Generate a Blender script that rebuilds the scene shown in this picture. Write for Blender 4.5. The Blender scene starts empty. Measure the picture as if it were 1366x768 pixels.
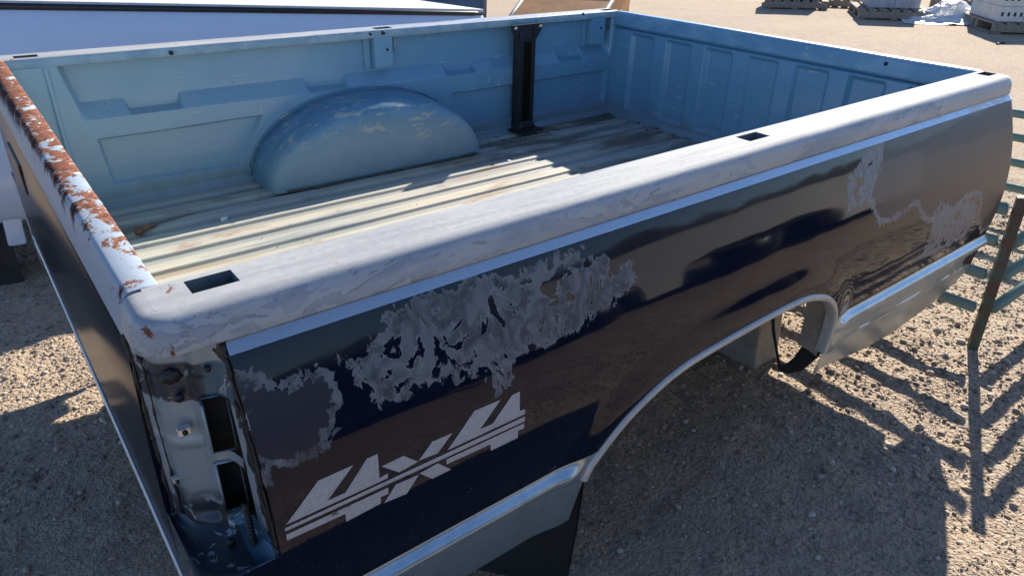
import bpy, bmesh, math, random
import numpy as np
from mathutils import Vector, Matrix, noise as mnoise

random.seed(7); rng = np.random.default_rng(7)
sc = bpy.context.scene
COL = sc.collection
GZ = 1.0                      # height of the bed rail above the ground; bed meshes use z = 0 at the rail

# ------------------------------------------------------------------ camera
cam_d = bpy.data.cameras.new('camera'); cam = bpy.data.objects.new('camera', cam_d); COL.objects.link(cam)
cr = Vector((0.79128301, -0.61095696, 0.02455173)); cu = Vector((0.2776626, 0.39481036, 0.8758015)); cf = Vector((0.5447703, 0.68618975, -0.48204662))
M = Matrix((cr, cu, -cf)).transposed().to_4x4(); M.translation = Vector((-0.15218, -0.95406, 0.47011 + GZ))
# the bed stands on uneven blocks: it rolls a few degrees towards its near side; ROLL takes bed-level coordinates to the world
ROLL = Matrix.Translation((0, -.2, 0)) @ Matrix.Rotation(math.radians(2.5), 4, 'X') @ Matrix.Translation((0, .2, 0))
cam.matrix_world = ROLL @ M
cam_d.sensor_width = 36.0; cam_d.lens = 956.195 * 36 / 1366
cam_d.clip_start = 0.02; cam_d.clip_end = 1500
sc.camera = cam

# ------------------------------------------------------------------ light
SUN = Vector((.786, .3406, .4973)).normalized()
world = bpy.data.worlds.new('World'); sc.world = world; world.use_nodes = True
wn = world.node_tree.nodes; wl = world.node_tree.links
sky = wn.new('ShaderNodeTexSky'); sky.sky_type = 'NISHITA'; sky.sun_disc = False
sky.sun_elevation = math.asin(SUN.z); sky.sun_rotation = math.atan2(SUN.x, SUN.y)
sky.altitude = 500; sky.air_density = 0.65; sky.dust_density = 0.0; sky.ozone_density = 3.2
wl.new(sky.outputs[0], wn['Background'].inputs[0]); wn['Background'].inputs[1].default_value = 0.118
sd = bpy.data.lights.new('sun', 'SUN'); sd.energy = 5.0; sd.angle = math.radians(0.53); sd.color = (1.0, 0.93, 0.82)
sun = bpy.data.objects.new('sun', sd); COL.objects.link(sun)
sun.rotation_euler = SUN.to_track_quat('Z', 'Y').to_euler(); sun.location = (6, 3, 8)
sc.view_settings.view_transform = 'Standard'; sc.view_settings.look = 'None'
sc.view_settings.exposure = 1.05; sc.view_settings.gamma = 1.0

# ------------------------------------------------------------------ small numeric helpers
def smooth(a, b, x):
    t = np.clip((np.asarray(x, float) - a) / (b - a), 0, 1); return t * t * (3 - 2 * t)
_perm = rng.random((256, 256))
def vnoise(x, y):
    x = np.asarray(x, float); y = np.asarray(y, float)
    xi = np.floor(x).astype(int); yi = np.floor(y).astype(int); fx = x - xi; fy = y - yi
    fx = fx * fx * (3 - 2 * fx); fy = fy * fy * (3 - 2 * fy)
    g = lambda i, j: _perm[i % 256, j % 256]
    return (g(xi, yi) * (1 - fx) + g(xi + 1, yi) * fx) * (1 - fy) + (g(xi, yi + 1) * (1 - fx) + g(xi + 1, yi + 1) * fx) * fy - .5
def fbm(x, y, o=4):
    s = 0; a = 1
    for k in range(o): s = s + a * vnoise(x * 2 ** k + 17 * k, y * 2 ** k + 31 * k); a *= .5
    return s
def poly_sdf(X, Z, poly):
    """signed distance, positive inside"""
    P = np.array(poly); d = np.full(X.shape, 1e9); ins = np.zeros(X.shape, bool)
    for i in range(len(P)):
        a = P[i]; b = P[(i + 1) % len(P)]; e = b - a
        t = np.clip(((X - a[0]) * e[0] + (Z - a[1]) * e[1]) / (e @ e + 1e-12), 0, 1)
        d = np.minimum(d, np.hypot(X - a[0] - t * e[0], Z - a[1] - t * e[1]))
        c = ((a[1] > Z) != (b[1] > Z)) & (X < (b[0] - a[0]) * (Z - a[1]) / (b[1] - a[1] + 1e-12) + a[0])
        ins ^= c
    return np.where(ins, d, -d)

# ------------------------------------------------------------------ material helpers
class NT:
    def __init__(self, name):
        self.m = bpy.data.materials.new(name); self.m.use_nodes = True
        self.t = self.m.node_tree; self.b = self.t.nodes['Principled BSDF']; self._c = None
    def node(self, typ, **kw):
        n = self.t.nodes.new(typ)
        for k, v in kw.items(): setattr(n, k, v)
        return n
    def link(self, a, b): self.t.links.new(a, b)
    def put(self, sock, v):
        if hasattr(v, 'is_output') or isinstance(v, bpy.types.NodeSocket): self.link(v, sock)
        else:
            if isinstance(v, tuple) and len(v) == 3 and sock.type == 'RGBA': v = v + (1,)
            sock.default_value = v
    def set(self, **kw):
        names = dict(color='Base Color', rough='Roughness', metal='Metallic', spec='Specular IOR Level', coat='Coat Weight', coati='Coat IOR', coatr='Coat Roughness', normal='Normal', alpha='Alpha', trans='Transmission Weight', coatn='Coat Normal', ior='IOR', sheen='Sheen Weight')
        for k, v in kw.items(): self.put(self.b.inputs[names[k]], v)
        return self
    def co(self, scale=(1, 1, 1)):
        if self._c is None: self._c = self.node('ShaderNodeTexCoord')
        if scale == (1, 1, 1): return self._c.outputs['Object']
        mp = self.node('ShaderNodeMapping'); mp.inputs['Scale'].default_value = scale
        self.link(self._c.outputs['Object'], mp.inputs[0]); return mp.outputs[0]
    def xyz(self):
        s = self.node('ShaderNodeSeparateXYZ'); self.link(self.co(), s.inputs[0]); return s.outputs
    def noise(self, scale, detail=6, rough=.55, dist=0, stretch=(1, 1, 1), color=False):
        n = self.node('ShaderNodeTexNoise'); self.link(self.co(stretch), n.inputs['Vector'])
        n.inputs['Scale'].default_value = scale; n.inputs['Detail'].default_value = detail
        n.inputs['Roughness'].default_value = rough; n.inputs['Distortion'].default_value = dist
        return n.outputs[1 if color else 0]
    def voro(self, scale, feature='F1', stretch=(1, 1, 1), rnd=1):
        n = self.node('ShaderNodeTexVoronoi', feature=feature); self.link(self.co(stretch), n.inputs['Vector'])
        n.inputs['Scale'].default_value = scale; n.inputs['Randomness'].default_value = rnd; return n.outputs[0]
    def math(self, op, a, b=0.0, c=None):
        n = self.node('ShaderNodeMath', operation=op); self.put(n.inputs[0], a); self.put(n.inputs[1], b)
        if c is not None: self.put(n.inputs[2], c)
        return n.outputs[0]
    def step(self, v, lo, hi, a=0.0, b=1.0):
        n = self.node('ShaderNodeMapRange', interpolation_type='SMOOTHSTEP'); self.put(n.inputs[0], v)
        n.inputs[1].default_value = lo; n.inputs[2].default_value = hi; n.inputs[3].default_value = a; n.inputs[4].default_value = b
        return n.outputs[0]
    def lin(self, v, lo, hi, a=0.0, b=1.0):
        n = self.node('ShaderNodeMapRange'); self.put(n.inputs[0], v)
        n.inputs[1].default_value = lo; n.inputs[2].default_value = hi; n.inputs[3].default_value = a; n.inputs[4].default_value = b
        return n.outputs[0]
    def mix(self, f, a, b):
        n = self.node('ShaderNodeMix', data_type='RGBA'); self.put(n.inputs[0], f); self.put(n.inputs[6], a); self.put(n.inputs[7], b); return n.outputs[2]
    def mixf(self, f, a, b):
        n = self.node('ShaderNodeMix', data_type='FLOAT'); self.put(n.inputs[0], f); self.put(n.inputs[2], a); self.put(n.inputs[3], b); return n.outputs[0]
    def attr(self, name):
        n = self.node('ShaderNodeAttribute', attribute_name=name); return n.outputs['Fac']
    def bump(self, h, strength=.3, dist=.01, normal=None):
        n = self.node('ShaderNodeBump'); self.put(n.inputs['Height'], h); n.inputs['Strength'].default_value = strength; n.inputs['Distance'].default_value = dist
        if normal is not None: self.link(normal, n.inputs['Normal'])
        return n.outputs[0]

def simple(name, col, rough=.6, metal=0., var=.25, scale=20, bump=.0, coat=0., spec=.5, stretch=(1, 1, 1)):
    m = NT(name); n = m.noise(scale, 7, .6, .3, stretch); n2 = m.noise(scale * 6, 4, .6)
    k = m.math('ADD', m.math('MULTIPLY', n, .7), m.math('MULTIPLY', n2, .3))
    lo = tuple(c * (1 - var) for c in col); hi = tuple(min(1, c * (1 + var)) for c in col)
    m.set(color=m.mix(m.step(k, .3, .7), lo, hi), rough=m.lin(n2, .2, .8, max(.02, rough - .1), min(1, rough + .1)), metal=metal, coat=coat, spec=spec)
    if bump: m.set(normal=m.bump(k, bump, .01))
    return m.m

# ---- paint of the bed's outer side
def mat_side():
    m = NT('side_paint'); x, y, z = m.xyz()
    fl = m.attr('flake'); ma = m.attr('matte')
    n1 = m.noise(14, 8, .62, 1.2); n2 = m.noise(60, 6, .6, .5); n3 = m.noise(30, 5, .55, 2.5)
    # stringy lace of lifted clear coat
    wob = m.math('ADD', m.math('MULTIPLY', m.math('SUBTRACT', n1, .5), .085), m.math('MULTIPLY', m.math('SUBTRACT', m.noise(48, 7, .68, .8, (1.2, 1, .55)), .5), .075))
    e = m.math('ADD', fl, wob)
    flake = m.step(e, -.003, .001)
    hole_n = m.noise(21, 5, .58, 1.8, (1, 1, .7)); core = m.step(e, .004, .02)
    hv = m.math('ADD', hole_n, m.math('MULTIPLY', m.math('SUBTRACT', n2, .5), .07))
    holes = m.math('MULTIPLY', m.step(hv, .580, .588), core)
    rim = m.math('MAXIMUM', m.math('SUBTRACT', 1.0, m.step(m.math('ABSOLUTE', e), .001, .005)), m.math('MULTIPLY', core, m.math('SUBTRACT', 1.0, m.step(m.math('ABSOLUTE', m.math('SUBTRACT', hv, .562)), .004, .022))))
    flake = m.math('MULTIPLY', flake, m.math('SUBTRACT', 1.0, holes))
    e2 = m.math('ADD', ma, m.math('MULTIPLY', wob, .35))
    matte = m.step(e2, -.002, .002)
    wid = m.lin(n3, .35, .7, .001, .016)
    ring = m.math('LESS_THAN', m.math('ABSOLUTE', m.math('ADD', e2, .004)), wid)
    flake = m.math('MAXIMUM', flake, ring)
    # light specks and dust on the dark paint
    sp = m.math('GREATER_THAN', m.noise(420, 2, .5), .735)
    streak = m.step(m.noise(9, 5, .6, .2, (1, 1, .12)), .55, .8)
    navy = m.mix(m.math('MULTIPLY', streak, .35), (.004, .0065, .018), (.013, .015, .023))
    navy = m.mix(m.math('MULTIPLY', sp, m.step(z, -.2, -.45)), navy, (.25, .26, .27))
    mattec = m.mix(n2, (.020, .020, .030), (.036, .034, .045))
    crackle = m.noise(22, 5, .5, 1.6, (1, 1, .8)); vein = m.noise(40, 3, .5, 3.0)
    flakec = m.mix(m.step(crackle, .35, .65), (.042, .044, .055), (.135, .137, .15))
    edge = m.math('SUBTRACT', 1.0, m.step(m.math('ABSOLUTE', m.math('SUBTRACT', vein, .5)), .006, .03))
    flakec = m.mix(m.math('MULTIPLY', edge, .35), flakec, (.19, .195, .20))
    flakec = m.mix(m.math('MULTIPLY', rim, .75), flakec, (.20, .205, .215))
    flakec = m.mix(m.step(x, 1.35, 1.5, 0, .45), flakec, (.30, .295, .285))
    col = m.mix(matte, navy, mattec); col = m.mix(flake, col, flakec)
    # silver below and between
    low = m.mix(m.step(n1, .35, .65), (.34, .43, .49), (.43, .51, .56))
    grime = m.step(m.math('ADD', n1, m.lin(z, -.76, -.6, .25, -.1)), .5, .8)
    low = m.mix(m.math('MULTIPLY', grime, .5), low, (.20, .185, .165))
    islow = m.math('LESS_THAN', z, -.5145)
    isstripe = m.math('GREATER_THAN', m.math('ADD', z, m.math('MULTIPLY', m.math('SUBTRACT', n2, .5), .0008)), -.0692)
    stripe = m.mix(m.step(n2, .3, .7), (.42, .46, .50), (.52, .55, .58))
    silver = m.math('MAXIMUM', islow, isstripe)
    col = m.mix(islow, col, low); col = m.mix(isstripe, col, stripe)
    # rust hole at the lower front corner
    rx = m.math('SUBTRACT', x, 2.50); rz = m.math('SUBTRACT', z, -.60)
    rd = m.math('SQRT', m.math('ADD', m.math('MULTIPLY', rx, rx), m.math('MULTIPLY', m.math('MULTIPLY', rz, rz), 6.0)))
    rust = m.step(m.math('ADD', rd, m.math('MULTIPLY', m.math('SUBTRACT', n1, .5), .1)), .075, .06)
    col = m.mix(rust, col, (.035, .016, .012))
    nsil = m.math('SUBTRACT', 1.0, silver)
    dull = m.math('MULTIPLY', m.math('MAXIMUM', flake, m.math('MULTIPLY', matte, .75)), nsil)
    rough = m.mixf(silver, m.mixf(flake, m.mixf(matte, .09, .33), .48), m.mixf(islow, .26, .3))
    rough = m.mixf(rust, rough, .9)
    m.set(color=col, rough=rough, metal=m.math('MULTIPLY', m.mixf(islow, .55, .8), m.math('MULTIPLY', silver, m.math('SUBTRACT', 1.0, rust))),
          coat=m.math('MULTIPLY', m.math('SUBTRACT', 1.0, dull), m.math('MULTIPLY', m.math('SUBTRACT', 1.0, rust), m.mixf(islow, .72, .2))), coatr=m.lin(n1, .3, .7, .02, .07), coati=1.36, spec=m.mixf(silver, m.mixf(dull, .05, .35), .5))
    h = m.math('ADD', m.math('MULTIPLY', flake, .6), m.math('MULTIPLY', m.math('MULTIPLY', crackle, flake), 1.2))
    m.set(normal=m.bump(h, .35, .002))
    return m.m

def mat_rail():
    m = NT('rail_paint'); x, y, z = m.xyz()
    n1 = m.noise(5, 6, .6, 1.6, (.45, 1, 1.3)); n2 = m.noise(70, 6, .65); n3 = m.noise(16, 7, .6, .8)
    cont = m.math('FRACT', m.math('MULTIPLY', n1, 7.0))
    line = m.math('SUBTRACT', 1.0, m.step(m.math('ABSOLUTE', m.math('SUBTRACT', cont, .5)), .01, .07))
    patch = m.math('MULTIPLY', m.step(m.noise(2.6, 5, .6, .6, (.55, 1, 1.2)), .46, .53), m.step(z, -.002, -.012))
    line = m.math('MULTIPLY', line, patch)
    streak = m.noise(30, 7, .65, .4, (.10, 1, .8))
    col = m.mix(m.step(streak, .35, .65), (.24, .27, .315), (.33, .355, .385))
    col = m.mix(m.math('MULTIPLY', m.step(cont, .35, .65), m.math('MULTIPLY', patch, .5)), col, (.44, .45, .455))
    col = m.mix(m.math('MULTIPLY', line, .62), col, (.14, .145, .16))
    fl2 = m.math('MULTIPLY', m.step(m.math('ADD', m.noise(7, 9, .72, .5, (.35, 1, 1)), m.lin(x, 0, 2.4, -.03, .05)), .535, .55), m.step(z, -.001, -.006))
    col = m.mix(m.math('MULTIPLY', fl2, .7), col, (.40, .395, .385))
    # chalky bare band on the flat top
    top = m.step(z, -.008, -.001)
    col = m.mix(m.math('MULTIPLY', top, .65), col, m.mix(m.step(m.math('ADD', m.math('MULTIPLY', streak, .6), m.math('MULTIPLY', n2, .4)), .38, .62), (.30, .295, .285), (.41, .40, .38)))
    spk = m.math('MAXIMUM', m.math('GREATER_THAN', n2, .69), m.step(m.noise(45, 8, .7, .3, (.4, 1, 1)), .66, .68))
    col = m.mix(m.math('MULTIPLY', spk, .6), col, (.25, .21, .18))
    # rust chips toward the rear corner
    rr = m.math('MULTIPLY', m.step(x, .07, -.01), m.step(m.noise(26, 6, .65, .6), .60, .64))
    far = m.math('MULTIPLY', m.step(y, 1.5, 1.6), m.step(m.noise(12, 6, .65, .6, (.5, 1, 1)), .64, .67))
    rr = m.math('MAXIMUM', rr, far)
    smear = m.math('MULTIPLY', m.step(x, .16, -.02), m.step(n3, .42, .6))
    col = m.mix(m.math('MULTIPLY', smear, .55), col, (.30, .295, .30))
    col = m.mix(rr, col, m.mix(n2, (.07, .025, .015), (.24, .10, .05)))
    lip = m.math('MULTIPLY', m.step(y, 1.2, 1.3), m.step(y, 1.6605, 1.6597))
    col = m.mix(lip, col, m.mix(m.step(n3, .35, .65), (.22, .34, .42), (.33, .43, .48)))
    m.set(color=col, rough=m.mixf(rr, m.mixf(top, m.lin(n3, .3, .7, .36, .55), .72), .9), spec=m.mixf(top, .45, .18), metal=0.0)
    h = m.math('SUBTRACT', m.math('MULTIPLY', n2, .15), m.math('MULTIPLY', line, .5))
    m.set(normal=m.bump(h, .3, .0018))
    return m.m

def mat_blue(name, wear=.0, stretch=(1, 1, 1)):
    m = NT(name); x, y, z = m.xyz()
    big = m.noise(1.1, 3, .5, .3); n2 = m.noise(35, 7, .65, .4, stretch); n3 = m.noise(9, 6, .6, .8)
    col = m.mix(m.step(big, .25, .75), (.125, .275, .41), (.17, .32, .44))
    chalk_light = m.step(m.math('ADD', m.math('MULTIPLY', m.noise(3, 7, .7, .2), .45), m.lin(x, .1, 1.7, .62, .12)), .30, .85)  # chalky blotches, plus the brighter light at the rear put into the colour
    col = m.mix(m.math('MULTIPLY', chalk_light, .75), col, (.36, .455, .475))
    scr = m.math('MULTIPLY', m.step(m.noise(16, 8, .7, 1.5, (1, 1, 3)), .66 - wear * .12, .69 - wear * .12), m.step(n2, .42, .52))
    col = m.mix(m.math('MULTIPLY', scr, .75), col, (.42, .41, .36))
    scr2 = m.math('MAXIMUM', m.step(m.noise(34, 3, .5, .3, (.25, .25, 2.2)), .70, .73), m.step(m.noise(30, 3, .5, .3, (1.8, 1.8, .3)), .71, .74)); col = m.mix(m.math('MULTIPLY', scr2, .55), col, (.50, .53, .52))
    dark = m.step(m.noise(48, 5, .6, .4, (1, 1, 2)), .70, .74)
    col = m.mix(m.math('MULTIPLY', dark, .8), col, (.05, .06, .065))
    dirt = m.math('MULTIPLY', m.step(m.math('ADD', z, m.math('MULTIPLY', m.math('SUBTRACT', n3, .5), .12)), -.40, -.50), .6)
    col = m.mix(dirt, col, (.19, .18, .155))
    m.set(color=col, rough=m.mixf(scr, m.lin(n3, .3, .7, .28, .40), .7), spec=.4, coat=.55, coatr=.09)
    m.set(normal=m.bump(m.math('ADD', m.math('MULTIPLY', n2, .35), m.math('MULTIPLY', scr, -.4)), .18, .002))
    return m.m

def mat_well():
    m = NT('wheel_well_paint'); x, y, z = m.xyz()
    n2 = m.noise(40, 7, .65, .4, (.4, 1, 1)); n3 = m.noise(7, 6, .6, .8)
    col = m.mix(m.step(n3, .3, .7), (.095, .215, .32), (.145, .27, .36))
    side = m.step(y, 1.56, 1.47)
    zone = m.math('ADD', m.math('MULTIPLY', m.noise(4.5, 4, .6, .3), .5), m.math('MULTIPLY', m.step(z, -.48, -.30), .10))
    worn = m.math('MULTIPLY', m.step(zone, .27, .36), m.step(m.noise(34, 9, .75, .2, (.35, 1, 1.1)), .545, .575))
    worn = m.math('MAXIMUM', worn, m.step(m.noise(26, 4, .55, .2, (.22, 1, 2.0)), .685, .70))
    col = m.mix(m.math('MULTIPLY', worn, .75), col, m.mix(n2, (.36, .35, .28), (.54, .50, .40)))
    dust = m.math('MULTIPLY', side, m.step(m.math('ADD', z, m.math('MULTIPLY', m.math('SUBTRACT', n3, .5), .2)), -.27, -.40))
    col = m.mix(m.math('MULTIPLY', dust, .45), col, (.33, .38, .375))
    m.set(color=col, rough=m.mixf(dust, m.mixf(worn, .34, .75), .62), spec=.5, coat=m.math('MULTIPLY', m.math('SUBTRACT', 1.0, dust), .15), coatr=.15)
    m.set(normal=m.bump(n2, .2, .002)); return m.m

def mat_floor():
    m = NT('bed_floor_paint'); x, y, z = m.xyz()
    s = m.noise(6, 8, .65, .3, (.22, 1, 1)); f = m.noise(40, 7, .7, .3, (.18, 1, 1)); b = m.noise(2.5, 5, .6, .5, (.6, 1, 1))
    col = m.mix(m.step(s, .38, .62), (.38, .375, .335), (.50, .45, .35))
    cream = m.math('MULTIPLY', m.step(b, .4, .62), m.step(y, 1.45, 1.1))  # sunlit part of the floor painted creamier, fading out towards the far rail
    col = m.mix(m.math('MULTIPLY', cream, .6), col, (.58, .51, .385))
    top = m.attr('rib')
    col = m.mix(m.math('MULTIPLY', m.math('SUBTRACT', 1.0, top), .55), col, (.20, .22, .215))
    rust = m.math('MULTIPLY', m.step(m.noise(5, 7, .68, .6, (.4, 1, 1)), .54, .64), m.step(f, .40, .54))
    col = m.mix(m.math('MULTIPLY', rust, .7), col, (.30, .15, .07))
    shade_stain = m.math('MULTIPLY', m.step(m.math('ADD', b, m.math('ADD', m.lin(x, 1.2, 2.4, -.08, .2), m.step(y, 1.22, 1.5, 0, .26))), .50, .66), m.step(s, .46, .58))  # dark stains, with the shade of the far floor painted in as well
    col = m.mix(m.math('MULTIPLY', shade_stain, .85), col, m.mix(f, (.075, .06, .05), (.15, .11, .085)))
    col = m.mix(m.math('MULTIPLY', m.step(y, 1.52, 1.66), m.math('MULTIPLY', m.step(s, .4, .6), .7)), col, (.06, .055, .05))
    rs = m.noise(9, 8, .7, .4, (.12, 1, 1)); col = m.mix(m.math('MULTIPLY', m.step(rs, .53, .63), .6), col, (.38, .255, .145)); col = m.mix(m.math('MULTIPLY', m.step(rs, .45, .36), .7), col, (.19, .225, .235))
    pale = m.step(f, .62, .72); col = m.mix(m.math('MULTIPLY', pale, .5), col, (.60, .58, .52))
    m.set(color=col, rough=m.lin(f, .3, .7, .42, .66), spec=.4); m.set(normal=m.bump(f, .25, .003)); return m.m

def mat_rusty_top(name='tailgate_paint'):
    m = NT(name); x, y, z = m.xyz()
    n = m.noise(15, 10, .74, .5, (1, .8, 1)); f = m.noise(70, 7, .7)
    navy = m.math('MULTIPLY', m.math('LESS_THAN', z, -.078), m.math('LESS_THAN', x, -.03))
    base = m.mix(f, (.25, .30, .36), (.36, .41, .46))
    topm = m.step(z, -.02, -.004)
    amt = m.math('ADD', n, m.math('ADD', m.lin(y, .1, .9, -.06, .13), m.lin(x, -.045, 0, -.03, .03)))
    rust = m.math('MULTIPLY', m.step(amt, .47, .495), topm)
    edge = m.math('MULTIPLY', m.step(m.math('ADD', n, m.lin(y, .1, 1.4, -.08, .08)), .50, .53), m.math('MULTIPLY', m.step(z, -.045, -.008), m.step(x, -.03, -.042)))
    rustc = m.mix(m.step(f, .35, .65), (.115, .042, .026), (.26, .105, .06))
    white = m.math('MULTIPLY', m.math('GREATER_THAN', m.noise(30, 8, .7, .5), .585), topm)
    col = m.mix(rust, base, rustc); col = m.mix(m.math('MULTIPLY', white, rust), col, m.mix(m.step(n, .35, .65), (.24, .37, .43), (.48, .52, .52)))
    col = m.mix(edge, col, (.035, .018, .018))
    col = m.mix(navy, col, (.008, .009, .016))
    inner = m.math('MULTIPLY', m.math('GREATER_THAN', x, -.004), m.math('LESS_THAN', z, -.012))
    col = m.mix(inner, col, (.17, .28, .34))
    rr = m.math('MAXIMUM', rust, edge)
    m.set(color=col, rough=m.mixf(navy, m.mixf(rr, .45, .85), .22), spec=m.mixf(navy, .15, .10), ior=1.4, metal=0.0)
    m.set(normal=m.bump(m.math('ADD', m.math('MULTIPLY', rr, -.6), m.math('MULTIPLY', f, .3)), .3, .002)); return m.m

def mat_pan():
    m = NT('lamp_pocket_paint'); x, y, z = m.xyz()
    n = m.noise(16, 6, .6, .8); f = m.noise(60, 5, .6)
    col = m.mix(f, (.21, .25, .275), (.29, .325, .34))
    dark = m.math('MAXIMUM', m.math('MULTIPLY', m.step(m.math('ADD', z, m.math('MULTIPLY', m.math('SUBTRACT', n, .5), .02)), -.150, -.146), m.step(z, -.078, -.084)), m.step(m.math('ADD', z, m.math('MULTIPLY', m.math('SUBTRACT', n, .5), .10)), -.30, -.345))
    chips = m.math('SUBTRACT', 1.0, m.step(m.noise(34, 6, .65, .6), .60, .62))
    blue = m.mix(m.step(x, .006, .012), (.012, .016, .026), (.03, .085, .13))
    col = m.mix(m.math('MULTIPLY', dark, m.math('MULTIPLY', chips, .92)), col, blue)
    drip = m.step(m.math('ADD', m.noise(30, 5, .6, .8, (1, 1, .5)), m.lin(x, .026, .04, -.2, .12)), .52, .54)
    col = m.mix(m.math('MULTIPLY', drip, m.step(x, .022, .028)), col, (.012, .012, .014))
    m.set(color=col, rough=m.lin(n, .3, .7, .32, .5), metal=.3, coat=.15, coatr=.2); m.set(normal=m.bump(n, .1, .002)); return m.m

def mat_rust_steel(name, paint, amt=.5, rustc=(.16, .075, .04)):
    m = NT(name); n = m.noise(13, 8, .65, .6); f = m.noise(70, 5, .65)
    r = m.step(n, amt - .03, amt + .03)
    col = m.mix(r, tuple(c * 1.0 for c in paint), m.mix(f, tuple(c * .55 for c in rustc), tuple(c * 1.35 for c in rustc)))
    m.set(color=col, rough=m.mixf(r, .42, .85), metal=0.0, spec=.45); m.set(normal=m.bump(m.math('ADD', m.math('MULTIPLY', r, .5), m.math('MULTIPLY', f, .4)), .3, .003)); return m.m

def mat_ground():
    m = NT('gravel_dirt')
    a = m.noise(.55, 6, .6, .3); b = m.noise(7, 7, .65, .2); c = m.noise(60, 6, .7); v = m.voro(75); v2 = m.voro(190)
    col = m.mix(m.step(a, .35, .65), (.37, .285, .205), (.455, .355, .26))
    col = m.mix(m.step(b, .35, .68), col, (.48, .36, .245))
    col = m.mix(m.math('MULTIPLY', m.step(c, .42, .62), .55), col, (.22, .165, .12))
    g = m.noise(110, 3, .5, 0, (1, 1, 1)); col = m.mix(m.math('MULTIPLY', m.step(g, .60, .68), .5), col, (.50, .44, .37))
    m.set(color=col, rough=.92, spec=.25)
    h = m.math('SUBTRACT', m.math('MULTIPLY', c, .25), m.math('ADD', m.math('MULTIPLY', v, .8), m.math('MULTIPLY', v2, .35)))
    m.set(normal=m.bump(h, .8, .010)); return m.m

def mat_stone():
    m = NT('gravel_stone'); r = m.attr('tone'); f = m.noise(220, 4, .6)
    col = m.mix(m.step(r, 0, .6), (.17, .13, .10), (.40, .31, .23)); col = m.mix(m.step(r, .70, 1.0), col, (.60, .53, .45))
    col = m.mix(m.math('MULTIPLY', f, .4), col, (.24, .19, .15))
    m.set(color=col, rough=.88, spec=.3); return m.m

def mat_decal():
    m = NT('sticker'); n = m.noise(25, 6, .6, .3); v = m.voro(85, 'DISTANCE_TO_EDGE'); v2 = m.voro(300, 'DISTANCE_TO_EDGE')
    crack = m.math('MAXIMUM', m.step(v, .028, .008), m.math('MULTIPLY', m.step(v2, .05, .02), .35))
    col = m.mix(n, (.36, .345, .345), (.45, .435, .43)); col = m.mix(m.math('MULTIPLY', crack, .55), col, (.16, .15, .15))
    gone = m.step(m.noise(38, 6, .65, .8), .675, .69); col = m.mix(gone, col, (.01, .012, .02))
    m.set(color=col, rough=.5, spec=.4); return m.m

MATS = {}
def mt(name, fn, *a, **k):
    if name not in MATS: MATS[name] = fn(*a, **k)
    return MATS[name]
SIDE = mat_side(); RAIL = mat_rail(); BLUE = mat_blue('inner_paint', .15); BLUEF = mat_blue('front_inner_paint', .05); WELL = mat_well(); FLOOR = mat_floor()
TG = mat_rusty_top(); PAN = mat_pan(); GROUND = mat_ground(); STONE = mat_stone(); DECAL = mat_decal()
BLACKSTEEL = mat_rust_steel('black_steel', (.018, .016, .016), .60, (.05, .03, .022))
CHROME = simple('trim_metal', (.62, .60, .56), .22, .55, .12, 30)
CREAMTRIM = simple('arch_trim', (.50, .47, .42), .35, .15, .12, 25)
RUBBER = simple('rubber', (.012, .012, .013), .55, 0, .3, 30, .1)
SEAL = simple('seal', (.010, .010, .011), .5, 0, .3, 40, .3)
DARK = simple('underbody', (.022, .021, .020), .75, 0, .4, 12)
TAN = simple('dusty_underbody', (.30, .25, .185), .85, 0, .25, 10, .1)
CONC = simple('concrete', (.34, .29, .22), .9, 0, .22, 14, .4)
GREEN = mat_rust_steel('fence_green', (.16, .25, .215), .62, (.22, .13, .085))  # green paled to carry the sunlit white of the rail tops
POST = mat_rust_steel('fence_post', (.045, .085, .065), .47, (.115, .075, .052))
WHITE = simple('sky_tinted_white', (.62, .69, .80), .18, 0, .03, 4, 0, .6)  # white body with the blue skylight put into its base colour
BTRIM = simple('black_trim', (.012, .012, .014), .4, 0, .3, 30)
GREYTOP = simple('pale_top', (.58, .56, .53), .5, 0, .12, 9)
WOOD = simple('pallet_wood', (.25, .20, .155), .9, 0, .4, 9, .4, stretch=(1, 6, 6))
BLOCKW = simple('pale_block', (.62, .60, .55), .9, 0, .14, 9, .2)
BLOCKG = simple('grey_block', (.36, .37, .40), .8, 0, .2, 7, .2)
ORANGE = simple('orange_paint', (.60, .29, .11), .6, 0, .18, 6, .1)
BLUEP = simple('blue_paint', (.035, .10, .20), .5, 0, .3, 5, .1)
GREYP = simple('grey_paint', (.16, .18, .20), .55, 0, .3, 6, .1)
RUSTY = simple('rust', (.22, .10, .055), .9, 0, .45, 60, .4)
CHALK = simple('white_chip', (.68, .67, .62), .8, 0, .12, 30)
def mat_plastic():
    m = NT('plastic_sheet'); n = m.noise(9, 6, .6, .5)
    m.set(color=m.mix(n, (.56, .55, .53), (.74, .73, .71)), rough=.35, spec=.5, trans=.15); m.set(normal=m.bump(n, .6, .03)); return m.m
PLASTIC = mat_plastic()
CREAM = simple('cream_paint', (.82, .78, .70), .3, 0, .05, 4, 0, .6)
GLASS = simple('dark_glass', (.012, .014, .017), .06, 0, .2, 4, 0, .8)
TYRE = simple('tyre', (.02, .02, .02), .85, 0, .3, 40, .3)

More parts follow.
